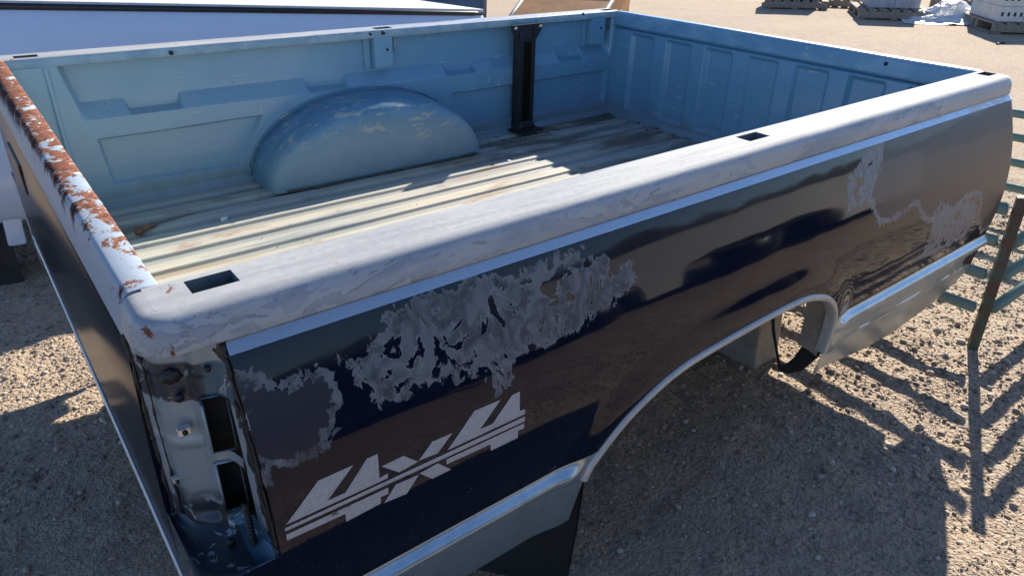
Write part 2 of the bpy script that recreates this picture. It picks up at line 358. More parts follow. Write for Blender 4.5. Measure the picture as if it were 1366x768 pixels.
# ------------------------------------------------------------------ object helpers
def tag(o, label=None, cat=None, group=None, kind=None):
    for k, v in (('label', label), ('category', cat), ('group', group), ('kind', kind)):
        if v: o[k] = v
    return o
def mesh_obj(name, V, F, mat, parent=None, loc=(0, 0, 0), smooth_=True, normals=None):
    me = bpy.data.meshes.new(name); me.from_pydata([tuple(v) for v in np.asarray(V, float).tolist()], [], F if isinstance(F, list) else np.asarray(F).tolist())
    me.validate(); me.update()
    if smooth_: me.shade_smooth()
    me.materials.append(mat)
    if normals is not None: me.normals_split_custom_set_from_vertices([tuple(n) for n in normals])
    o = bpy.data.objects.new(name, me); COL.objects.link(o); o.location = loc
    if parent: o.parent = parent
    return o
def bm_obj(name, bm, mat, parent=None, loc=(0, 0, 0), rot=(0, 0, 0), sm=False):
    me = bpy.data.meshes.new(name); bm.normal_update(); bm.to_mesh(me); bm.free()
    if sm: me.shade_smooth()
    me.materials.append(mat); o = bpy.data.objects.new(name, me); COL.objects.link(o); o.location = loc; o.rotation_euler = rot
    if parent: o.parent = parent
    return o
def empty(name, loc, rz=0, ry=0):
    o = bpy.data.objects.new(name, None); COL.objects.link(o); o.location = loc; o.rotation_euler = (0, ry, rz); o.empty_display_size = .2; return o
def grid_faces(nr, nc, keep=None, flip=False, off=0):
    i, j = np.meshgrid(np.arange(nr - 1), np.arange(nc - 1), indexing='ij')
    a = i * nc + j; q = np.stack([a, a + 1, a + nc + 1, a + nc], -1)
    if keep is not None: q = q[keep]
    q = q.reshape(-1, 4) + off
    return q[:, ::-1] if flip else q
def add_box(bm, x0, x1, y0, y1, z0, z1, bev=0, taper=0):
    r = bmesh.ops.create_cube(bm, size=1)['verts']
    for v in r:
        t = 1 - taper * (v.co.z + .5)
        v.co = Vector(((x0 + x1) / 2 + v.co.x * (x1 - x0) * t, (y0 + y1) / 2 + v.co.y * (y1 - y0) * t, z0 + (v.co.z + .5) * (z1 - z0)))
    if bev:
        es = list({e for v in r for e in v.link_edges}); bmesh.ops.bevel(bm, geom=es, offset=bev, segments=2, affect='EDGES', profile=.6)
def box_obj(name, b, mat, parent=None, bev=.004, loc=(0, 0, 0), taper=0, rot=(0, 0, 0)):
    bm = bmesh.new(); add_box(bm, *b, bev=bev, taper=taper); return bm_obj(name, bm, mat, parent, loc, rot)
def tube_geo(pts, r, n=10, cap=True, squash=1.0):
    pts = [Vector(p) for p in pts]; V = []; F = []; N = len(pts); prev = None
    for i, p in enumerate(pts):
        t = (pts[min(i + 1, N - 1)] - pts[max(i - 1, 0)]).normalized()
        up = Vector((0, 0, 1)) if abs(t.z) < .95 else Vector((1, 0, 0))
        a = t.cross(up).normalized(); b = a.cross(t).normalized()
        rr = r[i] if isinstance(r, (list, tuple)) else r
        for k in range(n):
            an = 2 * math.pi * k / n; V.append(p + a * math.cos(an) * rr + b * math.sin(an) * rr * squash)
    for i in range(N - 1):
        for k in range(n): F.append([i * n + k, i * n + (k + 1) % n, (i + 1) * n + (k + 1) % n, (i + 1) * n + k])
    if cap: F.append(list(range(n))[::-1]); F.append([(N - 1) * n + k for k in range(n)])
    return V, F
def tube_obj(name, pts, r, mat, parent=None, n=10, loc=(0, 0, 0), squash=1.0):
    V, F = tube_geo(pts, r, n, True, squash); return mesh_obj(name, [tuple(v) for v in V], F, mat, parent, loc)

# ================================================================== THE GROUND
def axis(lo, hi, step, ext, nfar):
    mid = np.arange(lo, hi + step / 2, step)
    g = np.cumsum(np.geomspace(step * 1.2, ext, nfar)); return np.concatenate([(lo - g)[::-1], mid, hi + g])
gx = axis(-1.6, 5.0, .02, 60, 34); gy = axis(-1.5, 4.4, .02, 60, 34)
GX, GY = np.meshgrid(gx, gy, indexing='ij')
def gheight(x, y):
    fade = smooth(40, 12, np.hypot(x - 1, y - 1)); near = smooth(7, 4, np.hypot(x - 1.5, y - 1.2))
    h = .012 * fbm(x * 1.1, y * 1.1, 3) + fade * .010 * fbm(x * 5, y * 5, 3) + near * (.010 * fbm(x * 16, y * 16, 3) + .008 * np.abs(fbm(x * 45, y * 45, 2)))
    return h - .004
GZZ = gheight(GX, GY)
ground = mesh_obj('ground', np.stack([GX, GY, GZZ], -1).reshape(-1, 3), grid_faces(*GX.shape, flip=False), GROUND)
tag(ground, kind='structure')
def unseen_hills():  # unseen ring added to hide the bright horizon from the paint's reflections
    A = np.linspace(0, 2 * math.pi, 241); R = np.array([170, 200, 240, 300, 380, 480]); prof = np.array([0, .45, .8, 1, .8, .5])
    V = []
    for r, k in zip(R, prof):
        for a in A: V.append((r * math.cos(a), r * math.sin(a), -1.5 + k * (16 + 15 * float(fbm(math.cos(a) * 4 + 9, math.sin(a) * 4 + 9, 4)) + 4 * float(fbm(a * 20, r * .05, 2)))))
    o = mesh_obj('unseen_hills', V, grid_faces(len(R), len(A), flip=True), simple('unseen_hill', (.075, .075, .055), .95, 0, .35, .08)); tag(o, kind='structure')
unseen_hills()
# loose gravel (nobody could count it)
def make_gravel():
    def shape(kind):
        if kind: 
            ico = bmesh.new(); bmesh.ops.create_icosphere(ico, subdivisions=1, radius=1); ico.verts.index_update()
            v = np.array([q.co[:] for q in ico.verts]); f = np.array([[q.index for q in g.verts] for g in ico.faces]); ico.free(); return v, f
        return np.array([(1, 0, 0), (0, 1, 0), (-1, 0, 0), (0, -1, 0), (0, 0, 1.0), (0, 0, -1.0)]), np.array([(0, 1, 4), (1, 2, 4), (2, 3, 4), (3, 0, 4), (1, 0, 5), (2, 1, 5), (3, 2, 5), (0, 3, 5)])
    VV = []; FF = []; TT = []; off = 0
    for kind, n, s0, pw, smax in ((0, 300000, .0021, -.25, .0045), (1, 52000, .0036, -.34, .011)):
        bv, bf = shape(kind); k = len(bv)
        x = rng.uniform(-1.3, 4.8, n); y = rng.uniform(-1.3, 3.6, n)
        d = np.hypot(x + .15, y + .95); dens = .55 + .9 * fbm(x * 1.6 + 7, y * 1.6, 3)
        keep = rng.random(n) < np.clip(1.25 / d, .1, 1) * np.clip(dens + .25, .15, 1); keep &= ~((x > .0) & (x < 2.4) & (y > .9))
        x, y, d = x[keep], y[keep], d[keep]; n = len(x)
        s = np.minimum(s0 * (1 - rng.random(n)) ** pw, smax) * np.clip(d / 1.8, .85, 1.5)
        ang = rng.uniform(0, 6.28, n); sx = s * rng.uniform(.8, 1.5, n); sy = s * rng.uniform(.7, 1.1, n); sz = s * rng.uniform(.5, .9, n)
        P = bv[None] * rng.uniform(.72, 1.2, (n, k, 1)); px = P[..., 0] * sx[:, None]; py = P[..., 1] * sy[:, None]; V = np.empty((n, k, 3))
        V[..., 0] = x[:, None] + px * np.cos(ang)[:, None] - py * np.sin(ang)[:, None]
        V[..., 1] = y[:, None] + px * np.sin(ang)[:, None] + py * np.cos(ang)[:, None]
        V[..., 2] = (gheight(x, y) + sz * .25)[:, None] + P[..., 2] * sz[:, None]
        VV.append(V.reshape(-1, 3)); FF.append((bf[None] + (np.arange(n) * k)[:, None, None]).reshape(-1, 3) + off); off += n * k; TT.append(np.repeat(rng.random(n), k))
    V = np.concatenate(VV); F = np.concatenate(FF)
    me = bpy.data.meshes.new('gravel'); me.vertices.add(len(V)); me.vertices.foreach_set('co', V.astype(np.float32).ravel())
    me.loops.add(F.size); me.loops.foreach_set('vertex_index', F.astype(np.int32).ravel()); me.polygons.add(len(F)); me.polygons.foreach_set('loop_start', np.arange(0, F.size, 3, dtype=np.int32))
    me.update(calc_edges=True); me.materials.append(STONE)
    a = me.attributes.new('tone', 'FLOAT', 'POINT'); a.data.foreach_set('value', np.concatenate(TT).astype(np.float32))
    o = bpy.data.objects.new('gravel', me); COL.objects.link(o); print('gravel tris', len(F))
    tag(o, 'loose tan gravel and small stones scattered over the dirt', 'gravel', kind='stuff')
make_gravel()

# ================================================================== THE PICKUP BED
WI = 1.66; LI = 2.52; HF = .4956          # inner width, inner length, depth of the floor below the rail
BASE = Vector((1.25, .83, -.75))
bed = empty('pickup_bed', (BASE.x, BASE.y, BASE.z + GZ)); bed.matrix_world = ROLL @ Matrix.Translation((BASE.x, BASE.y, BASE.z + GZ))
tag(bed, 'detached blue and navy pickup truck bed with peeling paint and a sticker', 'truck bed')
BL = tuple(-BASE)                          # children meshes are in bed coordinates
def rack(V):
    """the old bed is slightly racked: its far front corner sits a little low"""
    V = np.array(V, float); V[:, 2] += -.017 * (V[:, 0] / LI) * np.clip(V[:, 1] / WI, 0, 1.1) + .004 * np.clip(V[:, 1] / WI, 0, 1) * (1 - np.clip(V[:, 0] / LI, 0, 1)); return V
def mirror(V): V = np.array(V, float); V[:, 1] = WI - V[:, 1]; return V
def bed_mesh(name, V, F, mat, parent=None, normals=None, far=False, smooth_=True):
    V = np.asarray(V, float).reshape(-1, 3); F = np.asarray(F)
    if far: V = mirror(V); F = F[:, ::-1]
    if normals is not None:
        normals = np.array(normals)
        if far: normals[:, 1] *= -1
    V = rack(V)
    if parent is None: return mesh_obj(name, V, F, mat, bed, BL, smooth_, normals)
    return mesh_obj(name, V, F, mat, parent, (0, 0, 0), smooth_, normals)

# --- outline of the wheel opening (X, z)
ARCH = np.array([(.632, -.72), (.648, -.605), (.666, -.553), (.695, -.518), (.752, -.462), (.831, -.420), (.915, -.396), (1.017, -.386), (1.150, -.379), (1.262, -.376), (1.33, -.377), (1.396, -.387), (1.478, -.420), (1.540, -.480), (1.562, -.544), (1.566, -.61), (1.560, -.72)])
def catmull(P, n):
    out = []
    for i in range(len(P) - 1):
        p0, p1, p2, p3 = P[max(i - 1, 0)], P[i], P[i + 1], P[min(i + 2, len(P) - 1)]
        for t in np.linspace(0, 1, n, endpoint=False):
            out.append(.5 * ((2 * p1) + (-p0 + p2) * t + (2 * p0 - 5 * p1 + 4 * p2 - p3) * t * t + (-p0 + 3 * p1 - 3 * p2 + p3) * t ** 3))
    out.append(P[-1]); return np.array(out)
AC = catmull(ARCH, 14); itop = int(np.argmax(AC[:, 1])); ZT = AC[itop, 1]
_l = AC[:itop + 1]; _r = AC[itop:][::-1]
def xr(z): return np.interp(z, np.maximum.accumulate(_l[:, 1]), _l[:, 0])
def xf(z): return np.interp(z, np.maximum.accumulate(_r[:, 1]), _r[:, 0])

# --- side surface  Y = F(X, z)
_pz = np.array([-.80, -.74, -.68, -.60, -.514, -.47, -.42, -.37, -.32, -.27, -.22, -.17, -.12, -.0685, -.054]); _py = np.array([-.148, -.157, -.167, -.178, -.184, -.189, -.1925, -.1925, -.189, -.182, -.171, -.1565, -.139, -.1195, -.1135])
_zg = np.linspace(-.80, -.054, 747); _yg = np.interp(_zg, _pz, _py)
_k = np.hanning(61); _k /= _k.sum(); _ys = np.convolve(np.pad(_yg, 30, mode='reflect', reflect_type='odd'), _k, 'valid')
def archdist(X, Z):
    d = np.full(np.shape(X), 9.)
    for i in range(0, len(AC) - 1, 2):
        a = AC[i]; b = AC[min(i + 2, len(AC) - 1)]; e = b - a
        t = np.clip(((X - a[0]) * e[0] + (Z - a[1]) * e[1]) / (e @ e), 0, 1); d = np.minimum(d, np.hypot(X - a[0] - t * e[0], Z - a[1] - t * e[1]))
    return d
def FS(X, Z):
    X = np.asarray(X, float); Z = np.asarray(Z, float)
    y = np.interp(Z, _zg, _ys)
    ad = archdist(X, Z)
    y = y - .011 * smooth(.10, .012, ad)
    tap = np.where(X < 1.15, smooth(.665, .60, X), smooth(1.57, 1.615, X))
    y = y - .017 * tap * smooth(-.514, -.540, Z) * smooth(-.575, -.548, Z)
    y = y - .003 * smooth(-.625, -.628, Z) * smooth(-.64, -.632, Z) * smooth(1.68, 1.75, X)
    y = y + .0016 * fbm(X * 2.1 + 3, Z * 3.0, 3) + .0005 * fbm(X * 9, Z * 9, 2)
    return y
def FSN(X, Z):
    e = 1e-3; dx = (FS(X + e, Z) - FS(X - e, Z)) / (2 * e); dz = (FS(X, Z + e) - FS(X, Z - e)) / (2 * e)
    N = np.stack([dx, -np.ones_like(dx), dz], -1); return N / np.linalg.norm(N, axis=-1, keepdims=True)
X0 = .042; XE = 2.555; FR = .03          # lamp edge, front end, radius of the front edge
REAR = -.068
MAIN = [(0.1882, -0.1274), (0.2026, -0.1288), (0.2325, -0.1301), (0.2527, -0.1055), (0.2716, -0.094), (0.3038, -0.0862), (0.3269, -0.0772), (0.3695, -0.0766), (0.4049, -0.0753), (0.4656, -0.0731), (0.478, -0.0799), (0.5137, -0.093), (0.5468, -0.0824), (0.5809, -0.091), (0.5898, -0.0776), (0.6148, -0.0738), (0.6212, -0.0912), (0.6627, -0.0812), (0.66, -0.1151), (0.6887, -0.1038), (0.7212, -0.116), (0.7221, -0.1395), (0.7732, -0.1311), (0.7834, -0.173), (0.7437, -0.1843), (0.6996, -0.1937), (0.6579, -0.1943), (0.6305, -0.2207), (0.5909, -0.2209), (0.5522, -0.2253), (0.5165, -0.2174), (0.4853, -0.2192), (0.471, -0.2311), (0.4652, -0.2548), (0.4383, -0.2705), (0.4261, -0.2528), (0.4349, -0.2264), (0.4178, -0.2141), (0.3727, -0.2081), (0.3462, -0.2063), (0.3196, -0.2083), (0.2828, -0.2021), (0.257, -0.2076), (0.2197, -0.1969), (0.22, -0.1787), (0.2031, -0.1548), (0.1954, -0.1418)]
LEFT = [(0.0448, -0.0981), (0.0671, -0.1149), (0.0982, -0.1343), (0.1536, -0.1327), (0.1634, -0.1689), (0.1458, -0.2075), (0.1126, -0.2285), (0.0788, -0.2308), (0.0478, -0.2133), (0.0403, -0.2362), (0.0351, -0.1945), (0.0335, -0.1515)]
THIRD = [(1.7248, -0.0728), (1.6884, -0.1185), (1.6399, -0.1868), (1.6626, -0.2055), (1.5991, -0.1877), (1.5372, -0.202), (1.5383, -0.14), (1.5807, -0.1172), (1.6125, -0.0879), (1.66, -0.0737)]
FRONT = [(1.735, -0.0525), (1.6884, -0.1185), (1.6399, -0.1868), (1.6958, -0.2659), (1.7546, -0.2693), (1.8347, -0.2618), (1.8955, -0.2467), (1.9564, -0.3106), (2.0382, -0.3412), (2.133, -0.3403), (2.1712, -0.3196), (2.2147, -0.303), (2.3383, -0.3172), (2.3737, -0.4098), (2.4811, -0.4923), (2.7, -0.408), (2.7, -0.05)]
FOURTH = [(2.0159, -0.2649), (2.3231, -0.3108), (2.3817, -0.4151), (2.3489, -0.5032), (2.0892, -0.5023), (1.9304, -0.48), (2.0065, -0.3959), (1.979, -0.3186)]
def zbot(X): return np.interp(X, [0, .66, 1.57, 1.9, 2.1, 2.35, 2.555], [-.692, -.692, -.708, -.762, -.775, -.745, -.66])
def side_panel(far):
    VV = []; FF = []; NN = []; XZ = []; off = 0
    def patch(X, Z, Y=None, N=None):
        nonlocal off
        if Y is None: Y = FS(X, Z)
        if N is None: N = FSN(X, Z)
        VV.append(np.stack([X, Y, Z], -1).reshape(-1, 3)); NN.append(N.reshape(-1, 3)); XZ.append(np.stack([X, Z], -1).reshape(-1, 2))
        FF.append(grid_faces(*X.shape, off=off, flip=True)); off += X.size
    def front_wrap(Zr):
        """rounded front edge and inner flange, one column per Zr"""
        an = np.linspace(0, math.pi / 2, 7); A, Zg = np.meshgrid(an, Zr, indexing='xy')
        xb = XE - FR; yb = FS(np.full_like(Zg, xb), Zg)
        X = xb + FR * np.sin(A); Y = yb + FR * (1 - np.cos(A)); n = np.stack([np.sin(A), -np.cos(A), 0 * A], -1)
        X = np.concatenate([X, X[:, -1:]], 1); Y = np.concatenate([Y, Y[:, -1:] + .06], 1); Z = np.concatenate([Zg, Zg[:, -1:]], 1); n = np.concatenate([n, n[:, -1:]], 1)
        patch(X, Z, Y, n)
    # band above the arch
    zr = np.linspace(-.0685, ZT, 64)
    xc = np.concatenate([np.linspace(X0, XE - FR, 470)])
    Xg, Zg = np.meshgrid(xc, zr, indexing='xy'); patch(Xg, Zg); front_wrap(zr)
    # rear of the arch, with the rounded rear corner under the lamp
    zr = np.concatenate([ZT - np.array([0, .0005, .001, .002, .0035, .0055, .008, .011, .015, .02, .027]), np.linspace(ZT - .035, -.515, 14), np.linspace(-.518, -.58, 32), np.linspace(-.59, -.692, 14)])
    T = np.linspace(0, 1, 130)
    xs = np.where(zr > -.374, X0, REAR + .045)
    Xg = xs[:, None] + (xr(zr) - xs)[:, None] * T[None]; Zg = np.repeat(zr[:, None], len(T), 1); patch(Xg, Zg)
    zc = zr[zr <= -.374]
    an = np.linspace(0, math.pi / 2, 8); A, Zg = np.meshgrid(an, zc, indexing='xy'); yb = FS(np.full_like(Zg, REAR + .045), Zg)
    X = REAR + .045 - .045 * np.sin(A); Y = yb + .045 * (1 - np.cos(A)); n = np.stack([-np.sin(A), -np.cos(A), 0 * A], -1)
    X = np.concatenate([X, X[:, -1:]], 1)[:, ::-1]; Y = np.concatenate([Y, np.full((len(zc), 1), -.012)], 1)[:, ::-1]; Z = np.concatenate([Zg, Zg[:, -1:]], 1)[:, ::-1]; n = np.concatenate([n, n[:, -1:]], 1)[:, ::-1]
    patch(X, Z, Y, n)
    # lower front
    v = np.concatenate([ZT - np.array([0, .0005, .001, .002, .0035, .0055, .008, .011, .015, .02, .027]), np.linspace(ZT - .035, -.515, 14), np.linspace(-.518, -.58, 32)])
    T = np.linspace(0, 1, 200)
    Xg = xf(v)[:, None] + (XE - FR - xf(v))[:, None] * T[None]; Zg = np.repeat(v[:, None], len(T), 1); patch(Xg, Zg); front_wrap(v)
    w = np.linspace(0, 1, 26); xl = np.linspace(1.5655, XE - FR, 200); zb = zbot(xl); Zg = -.58 + w[:, None] * (zb + .58)[None]
    Xg = np.repeat(xl[None], len(w), 0); Xg = Xg + (xf(Zg) - 1.5655) * (1 - (Xg - 1.5655) / (XE - FR - 1.5655)); patch(Xg, Zg); front_wrap(-.58 + w * (zbot(XE) + .58))
    V = np.concatenate(VV); N = np.concatenate(NN); F = np.concatenate(FF); XZ = np.concatenate(XZ)
    o = bed_mesh('side_panel', V, F, SIDE, None, N, far)
    fl = np.maximum(poly_sdf(XZ[:, 0], XZ[:, 1], MAIN), np.maximum(poly_sdf(XZ[:, 0], XZ[:, 1], THIRD), poly_sdf(XZ[:, 0], XZ[:, 1], FOURTH) - .030))
    ma = np.maximum(poly_sdf(XZ[:, 0], XZ[:, 1], LEFT), poly_sdf(XZ[:, 0], XZ[:, 1], FRONT))
    for nm, arr in (('flake', fl), ('matte', ma)):
        a = o.data.attributes.new(nm, 'FLOAT', 'POINT'); a.data.foreach_set('value', arr.astype(np.float32))
    return o
near_side = side_panel(False); near_side['label'] = 'glossy navy side skin with peeling clear coat'
far_side = side_panel(True)

# --- rails: rolled outer edge round the rear corner, flat top with stake pockets, inner lip
HOLES = [(.026, .089), (1.225, 1.300), (2.462, 2.532)]; HY = (-.056, -.016)
def rail(far):
    prof = [(-.1045, -.0545), (-.1065, -.0535), (-.1090, -.0505), (-.1080, -.038), (-.1060, -.024), (-.1030, -.0135), (-.098, -.006), (-.091, -.0018), (-.083, -.0003), (-.073, 0)]
    rows = []; xs = np.linspace(XE - FR, REAR + .05, 240)
    for d, z in prof:
        dl = .118 + d; r = max(.05 - dl * .7, .012); xr_ = REAR + dl * .95
        f = []
        rf = max(FR - dl * .5, .008); an = np.linspace(math.pi / 2, 0, 7); xe = XE - dl * .6
        f.append((xe, d + rf + .05, z))
        for a in an: f.append((xe - rf + rf * math.sin(a), d + rf * (1 - math.cos(a)), z))
        wv = .0012 * fbm(xs * 2.2, xs * 0 + 5, 3) * smooth(.0, .1, xs)
        xx = np.linspace(xe - rf, xr_ + r, 240)
        for k, x in enumerate(xx): f.append((x, d + .0020 * float(vnoise(x * 3.1, 4.2)) + .0008 * float(vnoise(x * 11, 9.2)), z + (.0012 * float(vnoise(x * 6, 2.2)) if z > -.04 else 0)))
        for a in np.linspace(0, math.pi / 2, 9)[1:]: f.append((xr_ + r - r * math.sin(a), d + r * (1 - math.cos(a)), z))
        f.append((xr_, -.012, z)); rows.append(f)
    R = np.array(rows); V = [R.reshape(-1, 3)]; F = [grid_faces(*R.shape[:2])]; off = R.shape[0] * R.shape[1]
    # flat top
    xe = XE - .045 * .6; x0 = REAR + .045 * .95
    xc = np.unique(np.concatenate([np.linspace(x0, xe, 150), [h for H in HOLES for h in H]])); yc = np.array([-.074, -.066, -.056, -.04, -.028, -.016, -.008, -.003, 0])
    Xg, Yg = np.meshgrid(xc, yc, indexing='xy'); Zg = .0012 * vnoise(Xg * 6, Xg * 0 + 2.2) * smooth(-.02, -.08, Yg) + .0008 * fbm(Xg * 7, Yg * 30, 2) - .002 * smooth(-.004, 0, Yg)
    keep = np.ones((len(yc) - 1, len(xc) - 1), bool)
    xm = (xc[1:] + xc[:-1]) / 2; ym = (yc[1:] + yc[:-1]) / 2
    for a, b in HOLES: keep &= ~((xm[None] > a) & (xm[None] < b) & (ym[:, None] > HY[0]) & (ym[:, None] < HY[1]))
    V.append(np.stack([Xg, Yg, Zg], -1).reshape(-1, 3)); F.append(grid_faces(*Xg.shape, keep=keep, off=off)); off += Xg.size
    # inner lip
    xl = np.linspace(-.0, LI + .03, 120); L = np.array([[(x, yy, zz) for x in xl] for yy, zz in ((0, -.002), (.0015, -.005), (.002, -.012), (.002, -.028), (-.001, -.031), (-.012, -.0315))])
    V.append(L.reshape(-1, 3)); F.append(grid_faces(*L.shape[:2], off=off)); off += L.shape[0] * L.shape[1]
    o = bed_mesh('bed_rail', np.concatenate(V), np.concatenate(F), RAIL, None, None, far)
    for a, b in HOLES:
        Pv = []; e = .0003
        for z in (-.0005, -.002, -.09): Pv.append([(a - e, HY[0] - e, z), (b + e, HY[0] - e, z), (b + e, HY[1] + e, z), (a - e, HY[1] + e, z)])
        Pv = np.array(Pv).reshape(-1, 3); Fq = []
        for i in range(2):
            for k in range(4): Fq.append([i * 4 + k, i * 4 + (k + 1) % 4, i * 4 + 4 + (k + 1) % 4, i * 4 + 4 + k])
        Fq.append([8, 9, 10, 11])
        bed_mesh('stake_pocket', Pv, np.array(Fq)[:, ::-1], mt('pocket', simple, 'pocket_paint', (.10, .13, .15), .6, 0, .3, 30), None, None, far, False)
    return o
rail(False); rail(True)
def mat_stripe():
    m = NT('silver_stripe'); n = m.noise(30, 6, .6, .4, (.3, 1, 1)); n2 = m.noise(9, 6, .6, .8); x, y, z = m.xyz()
    peel = m.math('MULTIPLY', m.step(m.math('ADD', n2, m.lin(x, 1.4, 2.2, -.2, .08)), .50, .53), m.step(n, .4, .6))
    col = m.mix(n, (.46, .50, .54), (.54, .57, .60)); col = m.mix(m.math('MULTIPLY', peel, .8), col, (.62, .60, .56))
    m.set(color=col, rough=m.mixf(peel, .24, .5), metal=m.mixf(peel, .75, .1), coat=.3, coatr=.1); return m.m
STRIPE = mat_stripe()
def stripe(far):
    xs = np.concatenate([np.linspace(X0, XE - FR, 200)]); rows = []
    for d, z in ((-.1199, -.0690), (-.1188, -.0677), (-.1080, -.0562), (-.1062, -.0548), (-.103, -.0542)):
        rows.append([(x, d + .0016 * float(fbm(x * 2.1 + 3, -.18, 3)), z) for x in xs] + [(XE - FR + (FR - .002) * math.sin(a), d + FR * (1 - math.cos(a)), z) for a in np.linspace(.2, math.pi / 2, 6)])
    P = np.array(rows); bed_mesh('silver_stripe', P.reshape(-1, 3), grid_faces(*P.shape[:2]), STRIPE, None, None, far)
stripe(False); stripe(True)

# --- inner walls (far one in view)
def inner_wall(far):
    xs = np.linspace(0, LI + .03, 620 if far else 160); zs = np.linspace(-.020, -HF - .018, 138 if far else 50)
    X, Z = np.meshgrid(xs, zs, indexing='xy')
    zl = -.202 - .012 * X / LI
    seg = [(-1, .30, 1), (.30, .466, 0), (.466, .924, 1), (.924, 1.086, 0), (1.086, 1.542, 1), (1.542, 1.698, 0), (1.698, 2.18, 1), (2.18, 2.33, 0), (2.33, 9, 1)]
    wide = np.zeros_like(X)
    for a, b, w in seg:
        if w: wide = np.maximum(wide, smooth(a - .007, a + .007, X) * smooth(b + .007, b - .007, X))
    dep = .046; hh = .010 + .038 * wide
    D = dep * np.clip((Z - zl) / hh, 0, 1)
    left = .125 + .03 * smooth(-.02, -.2, Z); D = D * smooth(left, left + .022, X) * smooth(2.515, 2.485, X)
    r1 = poly_sdf(X, Z, [(.185, -.268), (.735, -.263), (.630, -.438), (.20, -.425)])
    r2 = poly_sdf(X, Z, [(1.555, -.286), (2.492, -.278), (2.492, -.437), (1.69, -.445), (1.61, -.40)])
    D = D + .022 * np.clip((r1 + .001) / .009, 0, 1) + .022 * np.clip((r2 + .001) / .009, 0, 1)
    D = D - .006 * smooth(.085, .09, X) * smooth(.105, .1, X) * smooth(-.5, -.45, Z) * smooth(-.02, -.04, Z)   # vertical stamped bead near the tailgate
    D = D + .0025 * fbm(X * 1.7, Z * 4 + 9, 3) - .022 * smooth(-.475, -.5, Z)
    Y = -D                                                   # near wall coordinates: outward is -Y
    return bed_mesh('inner_wall', np.stack([X, Y, Z], -1).reshape(-1, 3), grid_faces(*X.shape, flip=False), BLUE, None, None, far, False)
inner_wall(False); inner_wall(True)

# --- front wall with stamped panels
def front_wall():
    ys = np.linspace(-.004, WI + .004, 520); zs = np.linspace(-.054, -HF - .018, 112); Y, Z = np.meshgrid(ys, zs, indexing='xy')
    D = np.full_like(Y, .001)
    for k in range(7):
        y1 = 1.545 - .223 * k; y0 = y1 - .15
        s = poly_sdf(Y, Z, [(y0 + .01, -.088), (y1 - .01, -.088), (y1, -.098), (y1, -.450), (y1 - .008, -.458), (y0 + .008, -.458), (y0, -.450), (y0, -.098)])
        D = D + .019 * np.clip((s + .001) / .017, 0, 1)
    D = D - .012 * smooth(-.066, -.058, Z) * 0 + .022 * smooth(-.080, -.076, Z)
    D = D + .002 * fbm(Y * 2, Z * 4 + 3, 3) - .024 * smooth(-.47, -.5, Z)
    w = bed_mesh('front_wall', np.stack([LI + D, Y, Z], -1).reshape(-1, 3), grid_faces(*Y.shape, flip=True), BLUEF, None, None, False, False)
    yy = np.linspace(.002, WI - .002, 60); pr = [(LI + .030, -.064), (LI - .003, -.063), (LI - .004, -.060), (LI - .003, -.012), (LI + .002, -.004), (LI + .008, -.0005), (LI + .03, .0005), (LI + .034, -.004), (LI + .035, -.05), (LI + .035, -.60)]
    P = np.array([[(x + .002 * float(vnoise(y * 3, 1.5)), y, z - .0015 + .002 * float(vnoise(y * 4, 7.7))) for y in yy] for x, z in pr])
    bed_mesh('front_rail', P.reshape(-1, 3), grid_faces(*P.shape[:2], flip=True), RAILB, None, None, False, False)
def mat_front_rail():
    m = NT('front_rail_paint'); n = m.noise(20, 6, .65, .4, (1, .4, 1)); x, y, z = m.xyz()
    top = m.step(z, -.03, -.022)
    col = m.mix(m.step(n, .4, .65), (.13, .28, .41), (.20, .345, .455)); spk = m.step(m.noise(34, 6, .6, .6, (1, .5, 1)), .64, .67)
    col = m.mix(m.math('MULTIPLY', spk, .8), col, (.42, .42, .39)); dk = m.step(m.noise(27, 5, .6, .4, (1, .5, 1)), .70, .73); col = m.mix(dk, col, (.06, .05, .045))
    m.set(color=col, rough=.36, coat=.15, coatr=.15); return m.m
RAILB = mat_front_rail(); front_wall()

# --- floor: lengthwise pressed ribs
def bed_floor():
    per = .1035; ys = np.linspace(-.01, WI + .01, 520); xs = np.linspace(-.002, LI + .014, 60); X, Y = np.meshgrid(xs, ys, indexing='xy')
    ph = np.mod(Y - .03, per) / per
    up = smooth(.0, .10, ph) * smooth(.66, .56, ph)
    Z = -HF - .010 + .011 * up + .0015 * fbm(X * 2, Y * 3, 3)
    Z = np.where((Y < .035) | (Y > WI - .035), -HF - .010, Z)
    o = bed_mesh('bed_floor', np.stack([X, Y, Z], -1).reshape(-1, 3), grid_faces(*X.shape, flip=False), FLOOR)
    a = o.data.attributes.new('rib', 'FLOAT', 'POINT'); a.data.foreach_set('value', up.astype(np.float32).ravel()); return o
bed_floor()

# --- wheel wells (far one seen inside the bed; the near one from below, through the arch)
def wheel_well(far):
    th = np.linspace(0, math.pi, 72)
    prof = [(0, 1.0), (.05, .998), (.095, .993), (.128, .982), (.152, .964), (.170, .938), (.184, .90), (.193, .85), (.198, .78), (.200, .66), (.201, .5), (.201, .3), (.201, .1), (.201, 0)]
    P = []
    for y, s in prof:
        c = np.sign(np.cos(th)) * np.abs(np.cos(th)) ** .97; q = np.sin(th) ** .96
        sx = s if s < .85 else .85 + (s - .85) * 1.0
        sx = .955 * s / .85 if s <= .85 else .955 + .045 * (s - .85) / .15
        s = s if s > .85 else s
        P.append(np.stack([1.125 - c * .465 * sx, np.full_like(th, y) + .004 * vnoise(th * 2, th * 0 + y * 20) * (y > .1), -HF - .004 + .282 * q * s], -1))
    P = np.array(P); return bed_mesh('wheel_well', P.reshape(-1, 3), grid_faces(*P.shape[:2], flip=True), WELL, None, None, far)
wheel_well(True); wheel_well(False)
